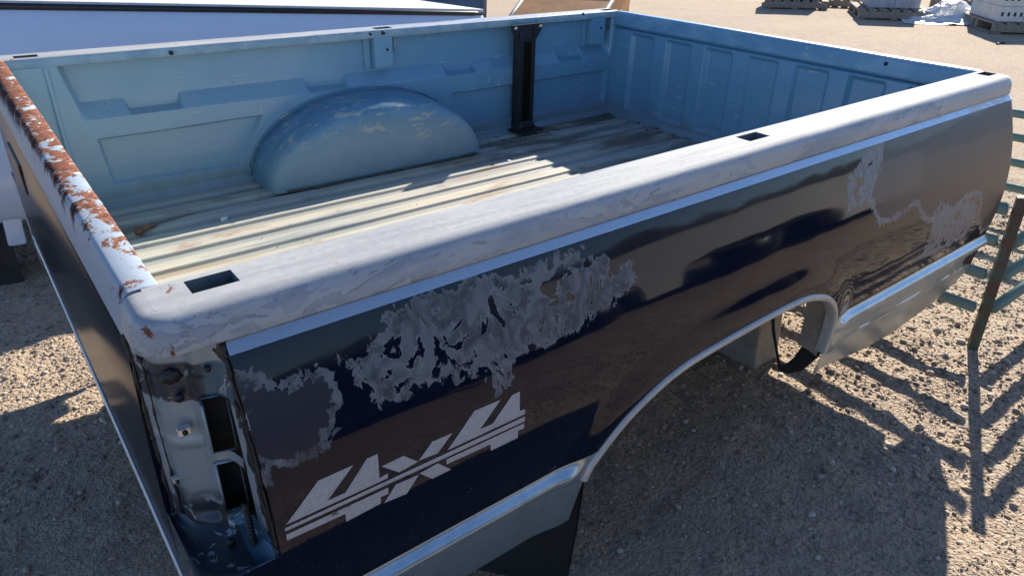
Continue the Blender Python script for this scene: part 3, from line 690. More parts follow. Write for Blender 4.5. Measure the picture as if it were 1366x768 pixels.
def well_flange():
    th = np.linspace(0, math.pi, 60); c = np.sign(np.cos(th)) * np.abs(np.cos(th)) ** .97; q = np.sin(th) ** .96
    V, F = tube_geo([(1.125 - a * .474, WI - .003, -HF - .004 + .291 * b) for a, b in zip(c, q)], .0045, 6); bed_mesh('well_flange', np.array([tuple(v) for v in V]), np.array([f for f in F if len(f) == 4]), WELL)
    pts = [(.66, WI - .02, -HF - .002), (.675, WI - .10, -HF - .001), (.70, WI - .17, -HF), (.745, WI - .205, -HF + .001), (.9, WI - .212, -HF + .001), (1.3, WI - .212, -HF + .001), (1.50, WI - .208, -HF + .001), (1.56, WI - .18, -HF), (1.585, WI - .1, -HF), (1.60, WI - .02, -HF)]
    c3 = catmull(np.array(pts), 6); V, F = tube_geo([tuple(p_) for p_ in c3], [.006 + .003 * float(vnoise(i * .7, 3.3)) for i in range(len(c3))], 6); bed_mesh('seam_sealer', np.array([tuple(v) for v in V]), np.array([f for f in F if len(f) == 4]), GRIME)
GRIME = simple('grime', (.085, .075, .06), .9, 0, .4, 40, .4)
well_flange()
# outer wheel house: band between the arch lip and the inner wall
def wheel_house(far):
    pts = np.array([tuple(a) for a in AC[14:-8:3]]); rows = []
    for y, k in ((-.172, .004), (-.15, .012), (-.11, .013)):
        rows.append([(x, y, z + k) for x, z in pts])
    P = np.array(rows); return bed_mesh('wheel_house', P.reshape(-1, 3), grid_faces(*P.shape[:2]), TAN, None, None, far)
wheel_house(False); wheel_house(True)
def wheel_house_rib(far):
    pts = [(-0.138, -0.483), (-0.168, -0.54), (-0.178, -0.596), (-0.167, -0.66), (-0.135, -0.722), (-0.097, -0.752), (-0.073, -0.758), (-0.062, -0.745), (-0.08, -0.735), (-0.106, -0.688), (-0.122, -0.633), (-0.128, -0.58), (-0.128, -0.488)]
    bm = bmesh.new(); vs = [bm.verts.new((1.575, (WI - y) if far else y, z)) for y, z in pts]; f = bm.faces.new(vs)
    r = bmesh.ops.extrude_face_region(bm, geom=[f]); [setattr(v.co, 'x', 1.59) for v in r['geom'] if isinstance(v, bmesh.types.BMVert)]; bmesh.ops.recalc_face_normals(bm, faces=bm.faces[:]); bmesh.ops.triangulate(bm, faces=bm.faces[:])
    bm_obj('wheel_house_rib', bm, DARK, bed, BL)
wheel_house_rib(False); wheel_house_rib(True)
# arch trim
def arch_trim(far):
    c = AC[20:-12]; rows = []
    T = np.gradient(c, axis=0); T /= np.linalg.norm(T, axis=1)[:, None]; Nn = np.stack([T[:, 1], -T[:, 0]], -1)      # points into the opening
    yb = FS(c[:, 0], c[:, 1])
    for n, dy in ((-.010, .001), (-.009, -.004), (-.004, -.0075), (.003, -.0075), (.007, -.004), (.008, .004), (.0075, .022)):
        q = c + Nn * n; rows.append(np.stack([q[:, 0], yb + dy, q[:, 1]], -1))
    P = np.array(rows); return bed_mesh('arch_trim', P.reshape(-1, 3), grid_faces(*P.shape[:2], flip=True), CREAMTRIM, None, None, far)
arch_trim(False); arch_trim(True)

# --- sticker
DEC = [[(0.0554, -0.3247), (0.1123, -0.2778), (0.1681, -0.2779), (0.1203, -0.3166), (0.1486, -0.3176), (0.1903, -0.2776), (0.2086, -0.2779), (0.2052, -0.3205), (0.22, -0.3188), (0.2191, -0.3276)], [(0.0533, -0.3416), (0.2179, -0.3452), (0.2167, -0.3574), (0.2035, -0.3564), (0.2022, -0.3687), (0.1434, -0.3712), (0.1436, -0.3554), (0.0525, -0.3525)], [(0.2113, -0.3019), (0.2499, -0.301), (0.2741, -0.3236), (0.2389, -0.3267)], [(0.2743, -0.3224), (0.303, -0.2994), (0.3407, -0.3006), (0.3103, -0.3252)], [(0.2077, -0.3711), (0.231, -0.3467), (0.2731, -0.3489), (0.248, -0.3752)], [(0.2741, -0.3474), (0.3089, -0.3446), (0.3334, -0.3706), (0.2966, -0.3704)], [(0.3287, -0.3284), (0.3866, -0.2789), (0.4411, -0.2805), (0.3946, -0.3177), (0.4205, -0.3188), (0.4649, -0.2819), (0.4822, -0.2814), (0.4794, -0.3187), (0.4913, -0.3207), (0.4912, -0.3303)], [(0.3253, -0.3454), (0.4885, -0.3488), (0.4884, -0.3595), (0.4744, -0.3585), (0.4742, -0.3738), (0.4149, -0.3727), (0.4144, -0.3585), (0.3248, -0.3555)], [(0.0536, -0.3296), (0.4902, -0.3353), (0.4901, -0.345), (0.0527, -0.3352)]]
bm = bmesh.new()
for poly in DEC:
    vs = [bm.verts.new((x, 0, z)) for x, z in poly]; bm.faces.new(vs)
bm.normal_update(); bmesh.ops.triangulate(bm, faces=bm.faces[:], ngon_method='EAR_CLIP')
for _ in range(4):
    es = [e for e in bm.edges if e.calc_length() > .02]
    if es: bmesh.ops.subdivide_edges(bm, edges=es, cuts=1); bmesh.ops.triangulate(bm, faces=[f for f in bm.faces if len(f.verts) > 3])
co = np.array([v.co[:] for v in bm.verts]); yy = FS(co[:, 0], co[:, 2]) - .0008
for v, y in zip(bm.verts, yy): v.co.y = y
for f in bm.faces:
    if f.normal.y > 0: f.normal_flip()
dec = bm_obj('decal', bm, DECAL, near_side, sm=True); dec['label'] = 'cracked silver 4x4 sticker'

# --- tailgate
def tailgate():
    ys = np.linspace(-.004, WI + .004, 120)
    pr = [(-.000, -.50), (0, -.10), (0, -.012), (-.0015, -.003), (-.005, 0), (-.022, .0008), (-.038, -.0002), (-.044, -.003), (-.0475, -.009), (-.052, -.03), (-.057, -.055), (-.0585, -.074), (-.0575, -.079), (-.060, -.083), (-.066, -.25), (-.068, -.42), (-.066, -.545), (-.060, -.585), (-.04, -.592), (0, -.592), (0, -.50)]
    rows = []
    for x, z in pr:
        rows.append([(x + (.0025 * float(vnoise(y * 3, 3.3)) + .0012 * float(vnoise(y * 14, 8.1)) if -.04 < z < .01 else .0018 * float(vnoise(y * 2.2, z * 4))), y, z + (.0016 * float(vnoise(y * 9, 2.7)) if z > -.02 else 0)) for y in ys])
    P = np.array(rows)
    t = bed_mesh('tailgate', P.reshape(-1, 3), grid_faces(*P.shape[:2], flip=True), TG)
    t['label'] = 'tailgate with rusted top edge'
    # bright trim along the lower edge, latch handle recess
    V, F = tube_geo([(-.0655, y, -.572) for y in np.linspace(.0, WI, 30)], .005, 8, True, .8); o = bed_mesh('trim_strip', np.array([tuple(v) for v in V]), np.array([f for f in F if len(f) == 4]), CHROME, t)
    V, F = tube_geo([(-.0675, y, -.548) for y in np.linspace(.0, WI, 30)], .003, 8, True, 1); bed_mesh('trim_strip', np.array([tuple(v) for v in V]), np.array([f for f in F if len(f) == 4]), CHROME, t)
    h = box_obj('latch_handle', (-.070, -.06, 1.16, 1.40, -.24, -.16), BTRIM, t, .006)
    # end caps
    for yc, fl in ((-.004, False), (WI + .004, True)):
        bm = bmesh.new(); vs = [bm.verts.new((x, yc, z)) for x, z in pr[:-1]]; f = bm.faces.new(vs); bm.normal_update(); bmesh.ops.triangulate(bm, faces=[f], ngon_method='EAR_CLIP'); o = bm_obj('end_plate', bm, TG, t)
    return t
tailgate()

# --- tail lamp pocket
def lamp_pocket(far):
    plan = [(.0425, -.1300), (.0405, -.1180), (.034, -.104), (.022, -.098), (.012, -.096), (.002, -.094), (-.002, -.088), (-.006, -.080), (-.012, -.077), (-.025, -.070), (-.036, -.064), (-.042, -.055), (-.047, -.040), (-.052, -.032), (-.056, -.022), (-.057, -.008)]
    # finer plan
    P = catmull(np.array(plan), 4); zs = np.linspace(-.050, -.372, 90)
    X = np.repeat(P[None, :, 0], len(zs), 0).copy(); Y = np.repeat(P[None, :, 1], len(zs), 0).copy(); Z = np.repeat(zs[:, None], len(P), 1)
    # the outer edge of the pocket follows the bulging side
    wS = smooth(.020, .042, X); Y = Y * (1 - wS) + wS * (np.interp(Z, _zg, _ys) + .004 + (.0425 - X) * 1.2)
    # stamped step across, and the dished bottom
    Y = Y + .006 * smooth(-.100, -.104, Z) * smooth(.02, -.01, X) * (1 - wS) - .004 * smooth(-.208, -.216, Z) * smooth(-.232, -.224, Z) * (X < -.004)
    low = smooth(-.352, -.372, Z); Y = Y - low * .012 * smooth(-.056, -.02, X) * (1 - wS)
    keep = np.ones((len(zs) - 1, len(P) - 1), bool)
    xm = X[:-1, :-1]; zm = Z[:-1, :-1]
    def win(za, zb, xa, xb): return (zm < za) & (zm > zb) & (xm > xa + (za - zm) * .00) & (xm < xb)
    for za, zb in ((-.136, -.232), (-.252, -.343)): keep &= ~win(za, zb, .0005, .0335)
    n_ = X.shape[1]; yo = float(np.interp(-.378, _zg, _ys)); out = [(.042 - .065 * t, yo) for t in np.linspace(0, 1, 6)[:-1]] + [(REAR + .045 - .045 * math.sin(a), yo + .045 * (1 - math.cos(a))) for a in np.linspace(0, math.pi / 2, 8)] + [(REAR, -.012)]
    out = np.array(out); sl = np.concatenate([[0], np.cumsum(np.hypot(*np.diff(out, axis=0).T))]); tt = np.linspace(0, sl[-1], n_); ox = np.interp(tt, sl, out[:, 0]); oy = np.interp(tt, sl, out[:, 1])
    rows = []
    for t, dz in ((0, -.0), (.25, -.010), (.55, -.013), (.8, -.008), (.93, -.001), (1, -.004)): rows.append(np.stack([X[-1] + (ox - X[-1]) * t, Y[-1] + (oy - Y[-1]) * t, np.full(n_, -.372 + dz)], -1))
    SH = np.array(rows); bed_mesh('pocket_shelf', SH.reshape(-1, 3), grid_faces(*SH.shape[:2], flip=True), PAN, None, None, far)
    o = bed_mesh('lamp_pocket', np.stack([X, Y, Z], -1).reshape(-1, 3), grid_faces(*X.shape, keep=keep, flip=True), PAN, None, None, far)
    if far: return o
    # rims of the two windows, black sealant beads, clips and bolts
    for za, zb in ((-.136, -.232), (-.252, -.343)):
        tube_obj('window_rim', [(.000, -.0935, za), (.0315, -.1025, za), (.0315, -.1025, zb), (.000, -.0935, zb), (.000, -.0935, za)], .0022, PAN, o, 6)
    def bead(xa, ya, r0, seed, z0=-.056, z1=-.365):
        zz = np.linspace(z0, z1, 60); pts = []; rr = []
        for z in zz:
            pts.append((xa + .002 * float(vnoise(z * 40, seed)), (ya if ya is not None else float(np.interp(z, _zg, _ys)) + .008) + .002 * float(vnoise(z * 90, seed + 3)), z)); rr.append(max(.0010, r0 * .7 * (1 + 1.1 * float(vnoise(z * 45, seed + 7)) + .6 * float(vnoise(z * 160, seed + 2)))))
        return tube_obj('sealant', pts, rr, SEAL, o, 7)
    bead(.0385, None, .0042, 3); bead(.034, None, .0030, 5, -.13, -.33); bead(-.0575, -.012, .005, 9, -.055, -.38); bead(-.050, -.036, .0022, 12)
    for x, y, z, s in ((-.026, -.075, -.190, .009), (-.047, -.046, -.290, .006)):
        c = box_obj('clip', (x - s, x + s, y - .006, y + .004, z - s * .75, z + s * .75), CHROME, o, .002); tube_obj('bolt', [(x, y - .004, z), (x, y - .0085, z)], s * .42, BLACKSTEEL, o, 8)
    for x, y, z, r in ((-.049, -.040, -.075, .006), (-.022, -.077, -.135, .006), (-.01, -.13, -.372, .007), (.016, -.100, -.09, .004)):
        tube_obj('bolt', [(x, y + .004, z), (x, y - .003, z)], r, SEAL, o, 10)
    # lump of black mastic
    bm = bmesh.new(); bmesh.ops.create_icosphere(bm, subdivisions=3, radius=1)
    for v in bm.verts:
        k = 1 + .35 * mnoise.noise(v.co * 2.3); v.co = Vector((-.024 + v.co.x * .014 * k, -.074 + v.co.y * .006 * k, -.100 + v.co.z * .011 * k))
    bm_obj('sealant', bm, SEAL, o, sm=True)
    # corrugated wiring hose coming out of the pocket
    pts = []; rr = []
    for t in np.linspace(0, 1, 180):
        pts.append((.022 - .004 * math.sin(t * 3), -.125 - .022 * math.sin(t * 2.2), -.315 - .17 * t)); rr.append(.0052 + .0011 * math.sin(t * 89 * 2.1))
    tube_obj('wiring_hose', pts, rr, RUBBER, o, 12)
    return o
lamp_pocket(False); lamp_pocket(True)
# dark sheet standing in for the shaded hollow behind the pocket windows and the narrow seal beside the tailgate
for far in (False, True):
    V = np.array([(.05, -.06, -.03), (-.03, -.03, -.03), (-.03, -.03, -.40), (.05, -.06, -.40)]); bed_mesh('dark_backing', V, np.array([[0, 1, 2, 3]]), DARK, None, None, far, False)

# --- brackets, bolts on the far rail
def bracket(x0, x1, z1):
    b = box_obj('stake_bracket', (x0, x1, WI - .002, WI + .06, z1, -.036), BLUE, bed, .004, BL)
    tube_obj('bolt_hole', [((x0 + x1) / 2 + .015, WI - .0005, z1 * .55), ((x0 + x1) / 2 + .015, WI - .004, z1 * .55)], .0055, BTRIM, b, 10)
    box_obj('bracket_flange', (x0 - .028, x0 - .002, WI + .030, WI + .058, z1 - .008, -.036), BLUE, b, .004)
bracket(1.205, 1.285, -.150); bracket(2.365, 2.455, -.165)
for x, r in ((.46, .0075), (1.19, .006), (1.245, .008), (2.30, .006)):
    tube_obj('bolt', [(x, WI - .002, -.018), (x, WI - .007, -.018)], r, BTRIM, bed, 10, BL)
tube_obj('bolt', [(LI - .001, .30, -.03), (LI - .006, .30, -.03)], .007, BTRIM, bed, 10, BL)
# --- mud flap hanging behind the arch
def flap():
    ys = np.linspace(-.172, .0, 24); zs = np.linspace(-.52, -.955, 30); Y, Z = np.meshgrid(ys, zs, indexing='xy')
    k = (-.50 - Z) / .44; X = .675 - .75 * k * (Y + .172) * (Y < .1) - .015 * k + .006 * np.sin(Y * 14 + Z * 4) * k; Y = Y + .015 * k ** 2
    P = np.stack([X, Y, Z], -1); P2 = P + np.array([.006, 0, 0]); n = P.shape[0] * P.shape[1]
    V = np.concatenate([P.reshape(-1, 3), P2.reshape(-1, 3)]); F = np.concatenate([grid_faces(*Y.shape, flip=True), grid_faces(*Y.shape, off=n)])
    bed_mesh('mud_flap', V, F, RUBBER)
flap()
# thin rods under the arch
tube_obj('brace_rod', [(1.58, .03, -.45), (1.58, -.02, -.64), (1.58, -.069, -.754)], .005, DARK, bed, 8, BL)
# cross sills below the floor
for x in (.27, .62, 1.62, 1.93, 2.40):
    box_obj('cross_sill', (x, x + .07, .05, WI - .05, -.60, -.545), DARK, bed, .006, BL)

# ================================================================== things in and under the bed
def support(x0, x1, y0, y1, name, label, h=.432):
    bm = bmesh.new(); add_box(bm, x0, x1, y0, y1, -.02, h, .012, .10)
    bmesh.ops.subdivide_edges(bm, edges=[e for e in bm.edges if e.calc_length() > .12], cuts=5, use_grid_fill=True)
    for v in bm.verts: v.co += Vector((mnoise.noise(v.co * 9), mnoise.noise(v.co * 9 + Vector((5, 0, 0))), 0)) * .004
    o = bm_obj(name, bm, CONC); tag(o, label, 'block', 'blocks holding up the truck bed'); return o
support(1.88, 2.03, .18, .60, 'concrete_block', 'tan concrete block under the bed, seen through the wheel opening', .446)
support(1.90, 2.05, 1.10, 1.50, 'concrete_block', 'tan concrete block under the far side of the bed, ahead of the wheel opening', .487)
support(.22, .40, .25, .60, 'concrete_block', 'concrete block under the tailgate end, beside the mud flap', .448)
support(.22, .40, 1.05, 1.40, 'concrete_block', 'concrete block under the tailgate end, on the side of the white bed', .485)

# black steel upright against the far wall
br = empty('steel_upright', (1.93, 1.60, GZ - HF - .01)); tag(br, 'black steel channel upright standing against the inner wall of the truck bed', 'steel post')
br.matrix_world = ROLL @ Matrix.Translation((1.935, 1.614, GZ - HF - .01))
def rack_dz(x): return -.017 * x / LI
def brp(name, b, bev=.003): return box_obj(name, b, BLACKSTEEL, br, bev)
hz = HF - .022
brp('web', (-.030, .045, .036, .044, .0, hz - .01)); brp('flange', (-.046, -.036, -.004, .044, .015, hz - .03)); brp('flange', (.036, .046, -.004, .044, .015, hz - .01)); brp('lip', (-.036, -.022, -.004, .002, .015, hz - .06)); brp('lip', (.024, .036, -.004, .002, .015, hz - .06))
bm = bmesh.new(); vs = [bm.verts.new((x, .002, z)) for x, z in ((-.085, hz), (.085, hz), (.085, hz - .022), (.046, hz - .075), (-.046, hz - .075), (-.085, hz - .022))]; f = bm.faces.new(vs)
r = bmesh.ops.extrude_face_region(bm, geom=[f]); [setattr(v.co, 'y', .010) for v in r['geom'] if isinstance(v, bmesh.types.BMVert)]; bmesh.ops.recalc_face_normals(bm, faces=bm.faces[:]); bm_obj('head_plate', bm, BLACKSTEEL, br)
for x in (-.07, .07): tube_obj('bolt', [(x, .004, hz - .012), (x, -.006, hz - .012)], .007, CHROME, br, 8)
brp('foot_plate', (-.075, .065, -.055, .03, .006, .014), .002)
bm = bmesh.new(); add_box(bm, -.055, .052, -.025, .03, .012, .05, .01, .3); bm_obj('foot_gusset', bm, BLACKSTEEL, br)

# bits lying on the floor
def floor_bit(name, x, y, r, mat, label, cat, sx=1.6):
    bm = bmesh.new(); bmesh.ops.create_icosphere(bm, subdivisions=2, radius=1)
    for v in bm.verts: k = 1 + .35 * mnoise.noise(v.co * 1.9 + Vector((x, y, 0)) * 7); v.co = Vector((v.co.x * r * sx * k, v.co.y * r * k, v.co.z * r * .5 * k))
    o = bm_obj(name, bm, mat, None, (0, 0, 0), (0, 0, 0), True); tag(o, label, cat)
    o.matrix_world = ROLL @ Matrix.Translation((x, y, GZ - HF + r * .3 + rack_dz(x) * y / WI)) @ Matrix.Rotation(random.random() * 3, 4, 'Z')
    return o
bt = empty('rusty_bolt', (.20, 1.375, GZ - HF + .009)); bt.matrix_world = ROLL @ Matrix.Translation((.20, 1.375, GZ - HF + .009)) @ Matrix.Rotation(.5, 4, 'Z'); tag(bt, 'rusty bolt lying on the bed floor near the tailgate', 'bolt')
tube_obj('shank', [(0, 0, 0), (.055, 0, 0)], .009, RUSTY, bt, 10); tube_obj('head', [(-.012, 0, .001), (0, 0, .001)], .014, RUSTY, bt, 6)
floor_bit('paint_chip', .45, 1.345, .011, CHALK, 'white chip on the shaded floor, in line with the rear end of the wheel well', 'chip', 1.8)
floor_bit('paint_chip', 1.60, 1.30, .009, CHALK, 'white chip on the shaded floor in front of the black upright', 'chip', 1.6)

def floor_grit():
    n = 900; bv = np.array([(1, 0, 0), (0, 1, 0), (-1, 0, 0), (0, -1, 0), (0, 0, 1.0), (0, 0, -1.0)]); bf = np.array([(0, 1, 4), (1, 2, 4), (2, 3, 4), (3, 0, 4), (1, 0, 5), (2, 1, 5), (3, 2, 5), (0, 3, 5)])
    k = rng.random(n); x = np.where(k < .45, LI - .012 - np.abs(rng.normal(0, .035, n)), np.where(k < .7, rng.uniform(.1, LI, n), rng.normal(1.93, .12, n)))
    y = np.where(k < .45, rng.uniform(.1, WI - .03, n), np.where(k < .7, rng.uniform(.15, WI - .05, n), WI - .06 - np.abs(rng.normal(0, .05, n)))); x = np.clip(x, .05, LI - .012); y = np.clip(y, .05, WI - .03)
    per = .1035; ph = np.mod(y - .03, per) / per; up = smooth(.0, .10, ph) * smooth(.66, .56, ph); s = np.clip(rng.lognormal(-5.9, .5, n), .0012, .008); s = np.where((k >= .45) & (k < .7), np.minimum(s * .6, .0022), s)
    P = bv[None] * rng.uniform(.7, 1.3, (n, 6, 1)) * (s[:, None, None] * np.array([1.2, .9, .6])); V = P + np.stack([x, y, -HF - .010 + .011 * up + s * .3 + .0005], -1)[:, None]
    V = rack(V.reshape(-1, 3)); V[:, 2] += GZ; F = (bf[None] + (np.arange(n) * 6)[:, None, None]).reshape(-1, 3)
    o = mesh_obj('floor_grit', V, F, GRIME, None, (0, 0, 0), False); o.matrix_world = ROLL; tag(o, 'dirt crumbs and grit lying on the truck bed floor', 'grit', kind='stuff')
floor_grit()

# ================================================================== pipe fence
def fence(name, p0, p1, heights, label, post=True, top_corner=True, rr=.020):
    p0 = Vector(p0); p1 = Vector(p1); d = (p1 - p0); L = d.length; e = empty(name, p0, math.atan2(d.y, d.x)); tag(e, label, 'fence panel', 'pipe panels of the pen')
    for h in heights: tube_obj('rail', [(.012, 0, h), (L * .5, 0, h - .004), (L - .012, 0, h)], rr, GREEN, e, 8, squash=1.1)
    for x in (L * .5,):
        tube_obj('upright', [(x, 0, heights[0] - .02), (x, 0, heights[-1])], .012, GREEN, e, 8)
    return e
HT = [.165, .30, .43, .55]
fence('pipe_panel', (2.640, -.225, 0), (2.70, 1.75, 0), HT, 'low green pipe fence panel running across the front of the truck bed')
fence('pipe_panel', (2.675, -.257, 0), (4.25, -.255, 0), HT, 'low green pipe fence panel with pale rails running away from the rusty corner post')
fence('pipe_panel', (4.25, -.24, 0), (4.23, 1.6, 0), HT, 'green pipe fence panel closing the far side of the small pen')
def fpost(x, y, label, lean=(0, 0)):
    bm = bmesh.new(); add_box(bm, -.017, .017, -.017, .017, -.15, .60, .004)
    for v in bm.verts: v.co.x += lean[0] * v.co.z; v.co.y += lean[1] * v.co.z
    o = bm_obj('fence_post', bm, POST, None, (x, y, 0), (0, 0, .5)); tag(o, label, 'post', 'posts of the pen'); return o
fpost(2.657, -.242, 'rusty square corner post where two green panels meet by the bed')
fpost(4.265, -.262, 'rusty square corner post at the far end of the pen')

# ================================================================== white bed behind
wb = empty('white_truck_bed', (.5, 2.7, .365), 0, math.radians(4.4)); tag(wb, 'glossy white truck bed with black edge trim and flat lid, beside the blue bed', 'truck bed')
def white_side():
    xs = np.linspace(-.80, 1.93, 100); pr = [(-.05, -.13), (-.10, -.08), (-.12, .10), (-.112, .3), (-.08, .48), (-.035, .64), (-.008, .71), (.010, .737)]
    rows = []
    for y, z in pr:
        r_ = []
        for x in xs:
            r_.append((x, y + .0025 * float(vnoise(x * 1.5, z * 2)), z))
        for a in np.linspace(0, math.pi / 2, 7)[1:]: r_.append((1.93 + .05 * math.sin(a), y + .05 * (1 - math.cos(a)), z))
        r_.append((1.98, 1.7, z)); rows.append(r_)
    P = np.array(rows); mesh_obj('side_panel', P.reshape(-1, 3), grid_faces(*P.shape[:2]), WHITE, wb)
    V, F = tube_geo([(-.80, .010, .748), (1.88, .010, .748), (1.955, .03, .748), (1.975, .10, .748), (1.975, 1.7, .748)], .0135, 10); mesh_obj('edge_trim', [tuple(v) for v in V], F, BTRIM, wb)
    box_obj('lid', (-.80, 1.968, .018, 1.70, .752, .772), GREYTOP, wb, .008)
    box_obj('end_panel', (-.80, -.76, -.02, 1.66, -.05, .74), WHITE, wb, .01); box_obj('far_side', (-.80, 1.96, 1.66, 1.70, 0, .74), WHITE, wb, .01); box_obj('floor', (-.76, 1.95, .05, 1.66, .18, .22), DARK, wb, 0)
    box_obj('skirt', (-.62, -.55, -.06, .2, -.24, -.10), WHITE, wb, .01)
white_side()
o = box_obj('timber_block', (-.34, -.12, 2.66, 2.90, -.02, .27), simple('old_timber', (.035, .03, .027), .9, 0, .4, 10, .3), None, .012); tag(o, 'dark timber block under the white truck bed, at its tail', 'block', 'timbers under the white bed')
o = box_obj('timber_block', (1.7, 2.1, 2.72, 4.3, -.02, .13), MATS.setdefault('old', bpy.data.materials['old_timber']), None, .012); tag(o, 'dark timber block under the white truck bed, at its front', 'block', 'timbers under the white bed')

# ================================================================== hoppers at the back
def hopper(name, x, y, rz, w, d, h, mat, rim, label, lean=.35):
    e = empty(name, (x, y, 0), rz); tag(e, label, 'hopper')
    bm = bmesh.new(); a = [(-w / 2, -d * .25, .12), (w / 2, -d * .25, .12), (w / 2, d / 2, .12), (-w / 2, d / 2, .12)]; b = [(-w / 2 - .02, -d * .25 - lean * h * .7, h), (w / 2 + .02, -d * .25 - lean * h * .7, h), (w / 2 + .02, d / 2, h), (-w / 2 - .02, d / 2, h)]
    va = [bm.verts.new(p) for p in a]; vb = [bm.verts.new(p) for p in b]; bm.faces.new(va[::-1])
    for i in range(4): bm.faces.new((va[i], va[(i + 1) % 4], vb[(i + 1) % 4], vb[i]))
    bm_obj('body', bm, mat, e)
    for i in range(4):
        p, q = Vector(b[i]), Vector(b[(i + 1) % 4]); tube_obj('rim', [p, q], .03, rim, e, 8)
    for s in (0, 1): tube_obj('corner_rib', [Vector(a[s]) + Vector((0, -.01, 0)), Vector(b[s]) + Vector((0, -.01, 0))], .028, rim, e, 6)
    for s in (-1, 1): box_obj('skid', (s * w * .32 - .05, s * w * .32 + .05, -d * .25, d / 2, -.01, .125), rim, e, .005)
    return e
hp = hopper('dump_hopper', 5.9, 6.0, -1.1, 1.15, 2.4, .72, ORANGE, GREYP, 'orange hopper with a sloping face and grey rims beyond the white bed', -2.6)
for px, py in ((-.18, .0), (.2, .12), (.05, -.25)):
    pz = .12 + (py + .6) / 1.31 * .6
    box_obj('paint_scar', (px - .05, px + .05, py - .04, py + .05, pz - .02, pz + .03), GREYP, hp, .004)
hopper('dump_hopper', 4.9, 7.35, -.6, 1.5, 1.2, .95, BLUEP, GREYP, 'dark blue hopper with grey rims standing beyond the white bed')

# ================================================================== pallets with blocks
def pallet(x, y, rz, label):
    e = empty('pallet', (x, y, 0), rz); tag(e, label, 'pallet', 'pallets on the yard'); e.scale = (1.2, 1.15, 1.2)
    for k in range(7): box_obj('deck_board', (-.6, .6, -.5 + k * .148, -.5 + k * .148 + .105, .105, .125), WOOD, e, .003)
    for yy_ in (-.46, 0, .46):
        pass
    for xx in (-.56, 0, .56): box_obj('stringer', (xx - .04, xx + .04, -.49, .49, .018, .104), WOOD, e, .004)
    for k in (0, 1, 2): box_obj('bottom_board', (-.6, .6, -.49 + k * .44, -.49 + k * .44 + .1, -.004, .017), WOOD, e, .003)
    return e
PAL = [(13.5, 7.55, .6, 'grey wooden pallet throwing a broad shadow on the dirt, beside the hoppers'), (13.25, 5.55, .62, 'wooden pallet under the grey shrink-wrapped blocks'), (14.6, 6.9, .5, 'wooden pallet set back between two loaded pallets'), (13.05, 3.45, .70, 'wooden pallet under the perforated cream blocks'), (16.3, 5.6, .4, 'wooden pallet standing farthest back behind the plastic sheet')]
for a in PAL: pallet(*a)
def blocks(x, y, rz, nx, ny, nz, b, z0, mat, label, holes=False):
    e = empty('block_stack', (x, y, z0 * 1.2), rz); tag(e, label, 'blocks', 'stacked masonry blocks')
    for i in range(nx):
        for j in range(ny):
            for k in range(nz):
                if nx > 2 and 0 < i < nx - 1 and 0 < j < ny - 1 and k < nz - 1: continue
                x0 = (i - nx / 2) * b[0]; y0 = (j - ny / 2) * b[1]; o = box_obj('block', (x0 + .003, x0 + b[0] - .003, y0 + .003, y0 + b[1] - .003, k * b[2] + .001, k * b[2] + b[2] - .003), mat, e, .005)
                if holes and j == 0 or holes and i == 0:
                    bm = bmesh.new()
                    for t in range(4):
                        if i == 0:
                            yc = y0 + b[1] * (t + .5) / 4; add_box(bm, x0 - .0005, x0 + .004, yc - .016, yc + .016, k * b[2] + b[2] * .35, k * b[2] + b[2] * .62)
                        if j == 0:
                            xc = x0 + b[0] * (t + .5) / 4; add_box(bm, xc - .016, xc + .016, y0 - .0005, y0 + .004, k * b[2] + b[2] * .35, k * b[2] + b[2] * .62)
                    bm_obj('hole', bm, BTRIM, o)
    return e
blocks(13.30, 5.57, .62, 2, 2, 3, (.42, .4, .2), .128, BLOCKG, 'stack of grey blocks on a pallet beside the plastic sheet')
blocks(13.55, 7.6, .6, 3, 3, 3, (.36, .3, .2), .128, BLOCKG, 'grey block stack on the pallet with the broad shadow')
blocks(13.05, 3.45, .70, 3, 3, 3, (.40, .33, .21), .128, BLOCKW, 'cream perforated block stack on a pallet by the plastic sheet', True)
# crumpled plastic sheet
def sheet():
    n = 70; u = np.linspace(-1, 1, n); U, Vv = np.meshgrid(u, u, indexing='ij'); r = np.hypot(U, Vv)
    X = U * .85; Y = Vv * .62; h = .30 * smooth(1.0, .1, r) * (.75 + .5 * fbm(U * 2 + 4, Vv * 2, 3)) + .10 * np.abs(fbm(U * 4 + 3, Vv * 4 + 1, 4)) * smooth(1.25, .7, r)
    V = np.stack([X + .06 * fbm(U * 3, Vv * 3 + 8), Y + .06 * fbm(U * 3 + 9, Vv * 3), h + .004], -1).reshape(-1, 3)
    o = mesh_obj('plastic_sheet', V, grid_faces(n, n), PLASTIC, None, (13.35, 4.5, 0)); o.rotation_euler[2] = -.9; tag(o, 'crumpled clear plastic sheet lying between the block pallets', 'plastic sheet')
sheet()
o = box_obj('scrap_stick', (-.12, .12, -.012, .012, 0, .02), DARK, None, .004, (11.14, 2.92, .0)); tag(o, 'short dark stick lying on open dirt before the pallets', 'stick')

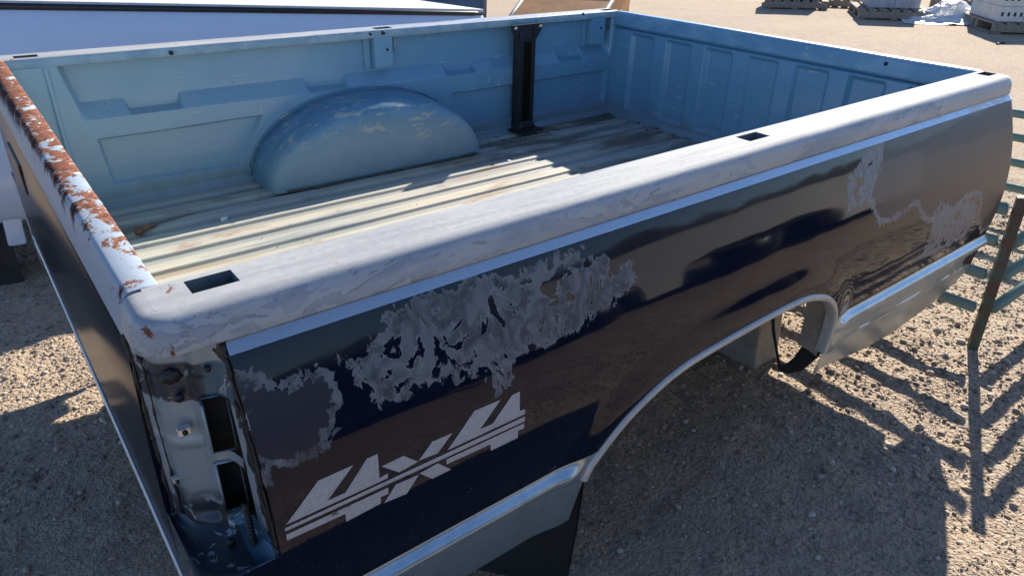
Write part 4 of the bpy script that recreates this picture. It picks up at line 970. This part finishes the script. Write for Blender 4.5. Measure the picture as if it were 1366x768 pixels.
# ================================================================== across the aisle, behind the photographer: seen as reflections in the navy paint
def other_bed(name, loc, rz, paint, length, arches, label, cat, ztop=.98):
    e = empty(name, loc, rz); tag(e, label, cat, 'truck parts across the aisle')
    bm = bmesh.new(); out = [(0, .22), (0, ztop - .05), (.04, ztop), (length - .04, ztop), (length, ztop - .05), (length, .22)]
    for a, b, h in sorted(arches)[::-1]:
        out.append((b, .22))
        for t in np.linspace(0, math.pi, 15): out.append(((a + b) / 2 + (b - a) / 2 * math.copysign(abs(math.cos(t)) ** .6, math.cos(t)), .22 + (h - .22) * math.sin(t) ** .6))
        out.append((a, .22))
    def skin(y0, th):
        b2 = bmesh.new(); vs = []
        for x, z in out:
            if vs and (vs[-1].co - Vector((x, y0, z))).length < 1e-4: continue
            vs.append(b2.verts.new((x, y0, z)))
        f = b2.faces.new(vs); r = bmesh.ops.extrude_face_region(b2, geom=[f]); [setattr(v.co, 'y', y0 - th) for v in r['geom'] if isinstance(v, bmesh.types.BMVert)]
        bmesh.ops.recalc_face_normals(b2, faces=b2.faces[:]); bmesh.ops.triangulate(b2, faces=[f for f in b2.faces if len(f.verts) > 4]); return b2
    bm.free()
    bm_obj('side_panel', skin(0, .05), paint, e); bm_obj('side_panel', skin(-1.6, .05), paint, e)
    box_obj('floor', (.02, length - .02, -1.6, -.05, .50, .54), DARK, e, .004); box_obj('end_panel', (0, .04, -1.6, -.05, .25, ztop - .02), paint, e, .006); box_obj('end_panel', (length - .04, length, -1.6, -.05, .25, ztop - .02), paint, e, .006)
    for a, b, h in arches:
        r_ = min(.36, (b - a) * .36)
        w = tube_obj('wheel', [((a + b) / 2, -.28, r_), ((a + b) / 2, -.07, r_)], r_, TYRE, e, 28); tube_obj('rim', [((a + b) / 2, -.09, r_), ((a + b) / 2, -.065, r_)], r_ * .55, BTRIM, w, 20)
    for x in (.3, length - .3): box_obj('stand', (x - .08, x + .08, -1.3, -.25, -.01, .5), DARK, e, .01)
    return e
other_bed('box_trailer', (1.95, -2.35, 0), -.02, CREAM, 4.6, [(.15, .95, .54), (1.25, 3.15, .62)], 'low cream box trailer with dark wheel openings across from the navy side', 'trailer')
other_bed('truck_bed', (-1.4, -2.6, 0), .03, mt('dkblue', simple, 'dark_blue_paint', (.010, .013, .024), .3, 0, .1, 4, 0, .6), 3.0, [(1.0, 1.9, .6)], 'plain dark blue truck bed set down beside the cream trailer', 'truck bed', .95)
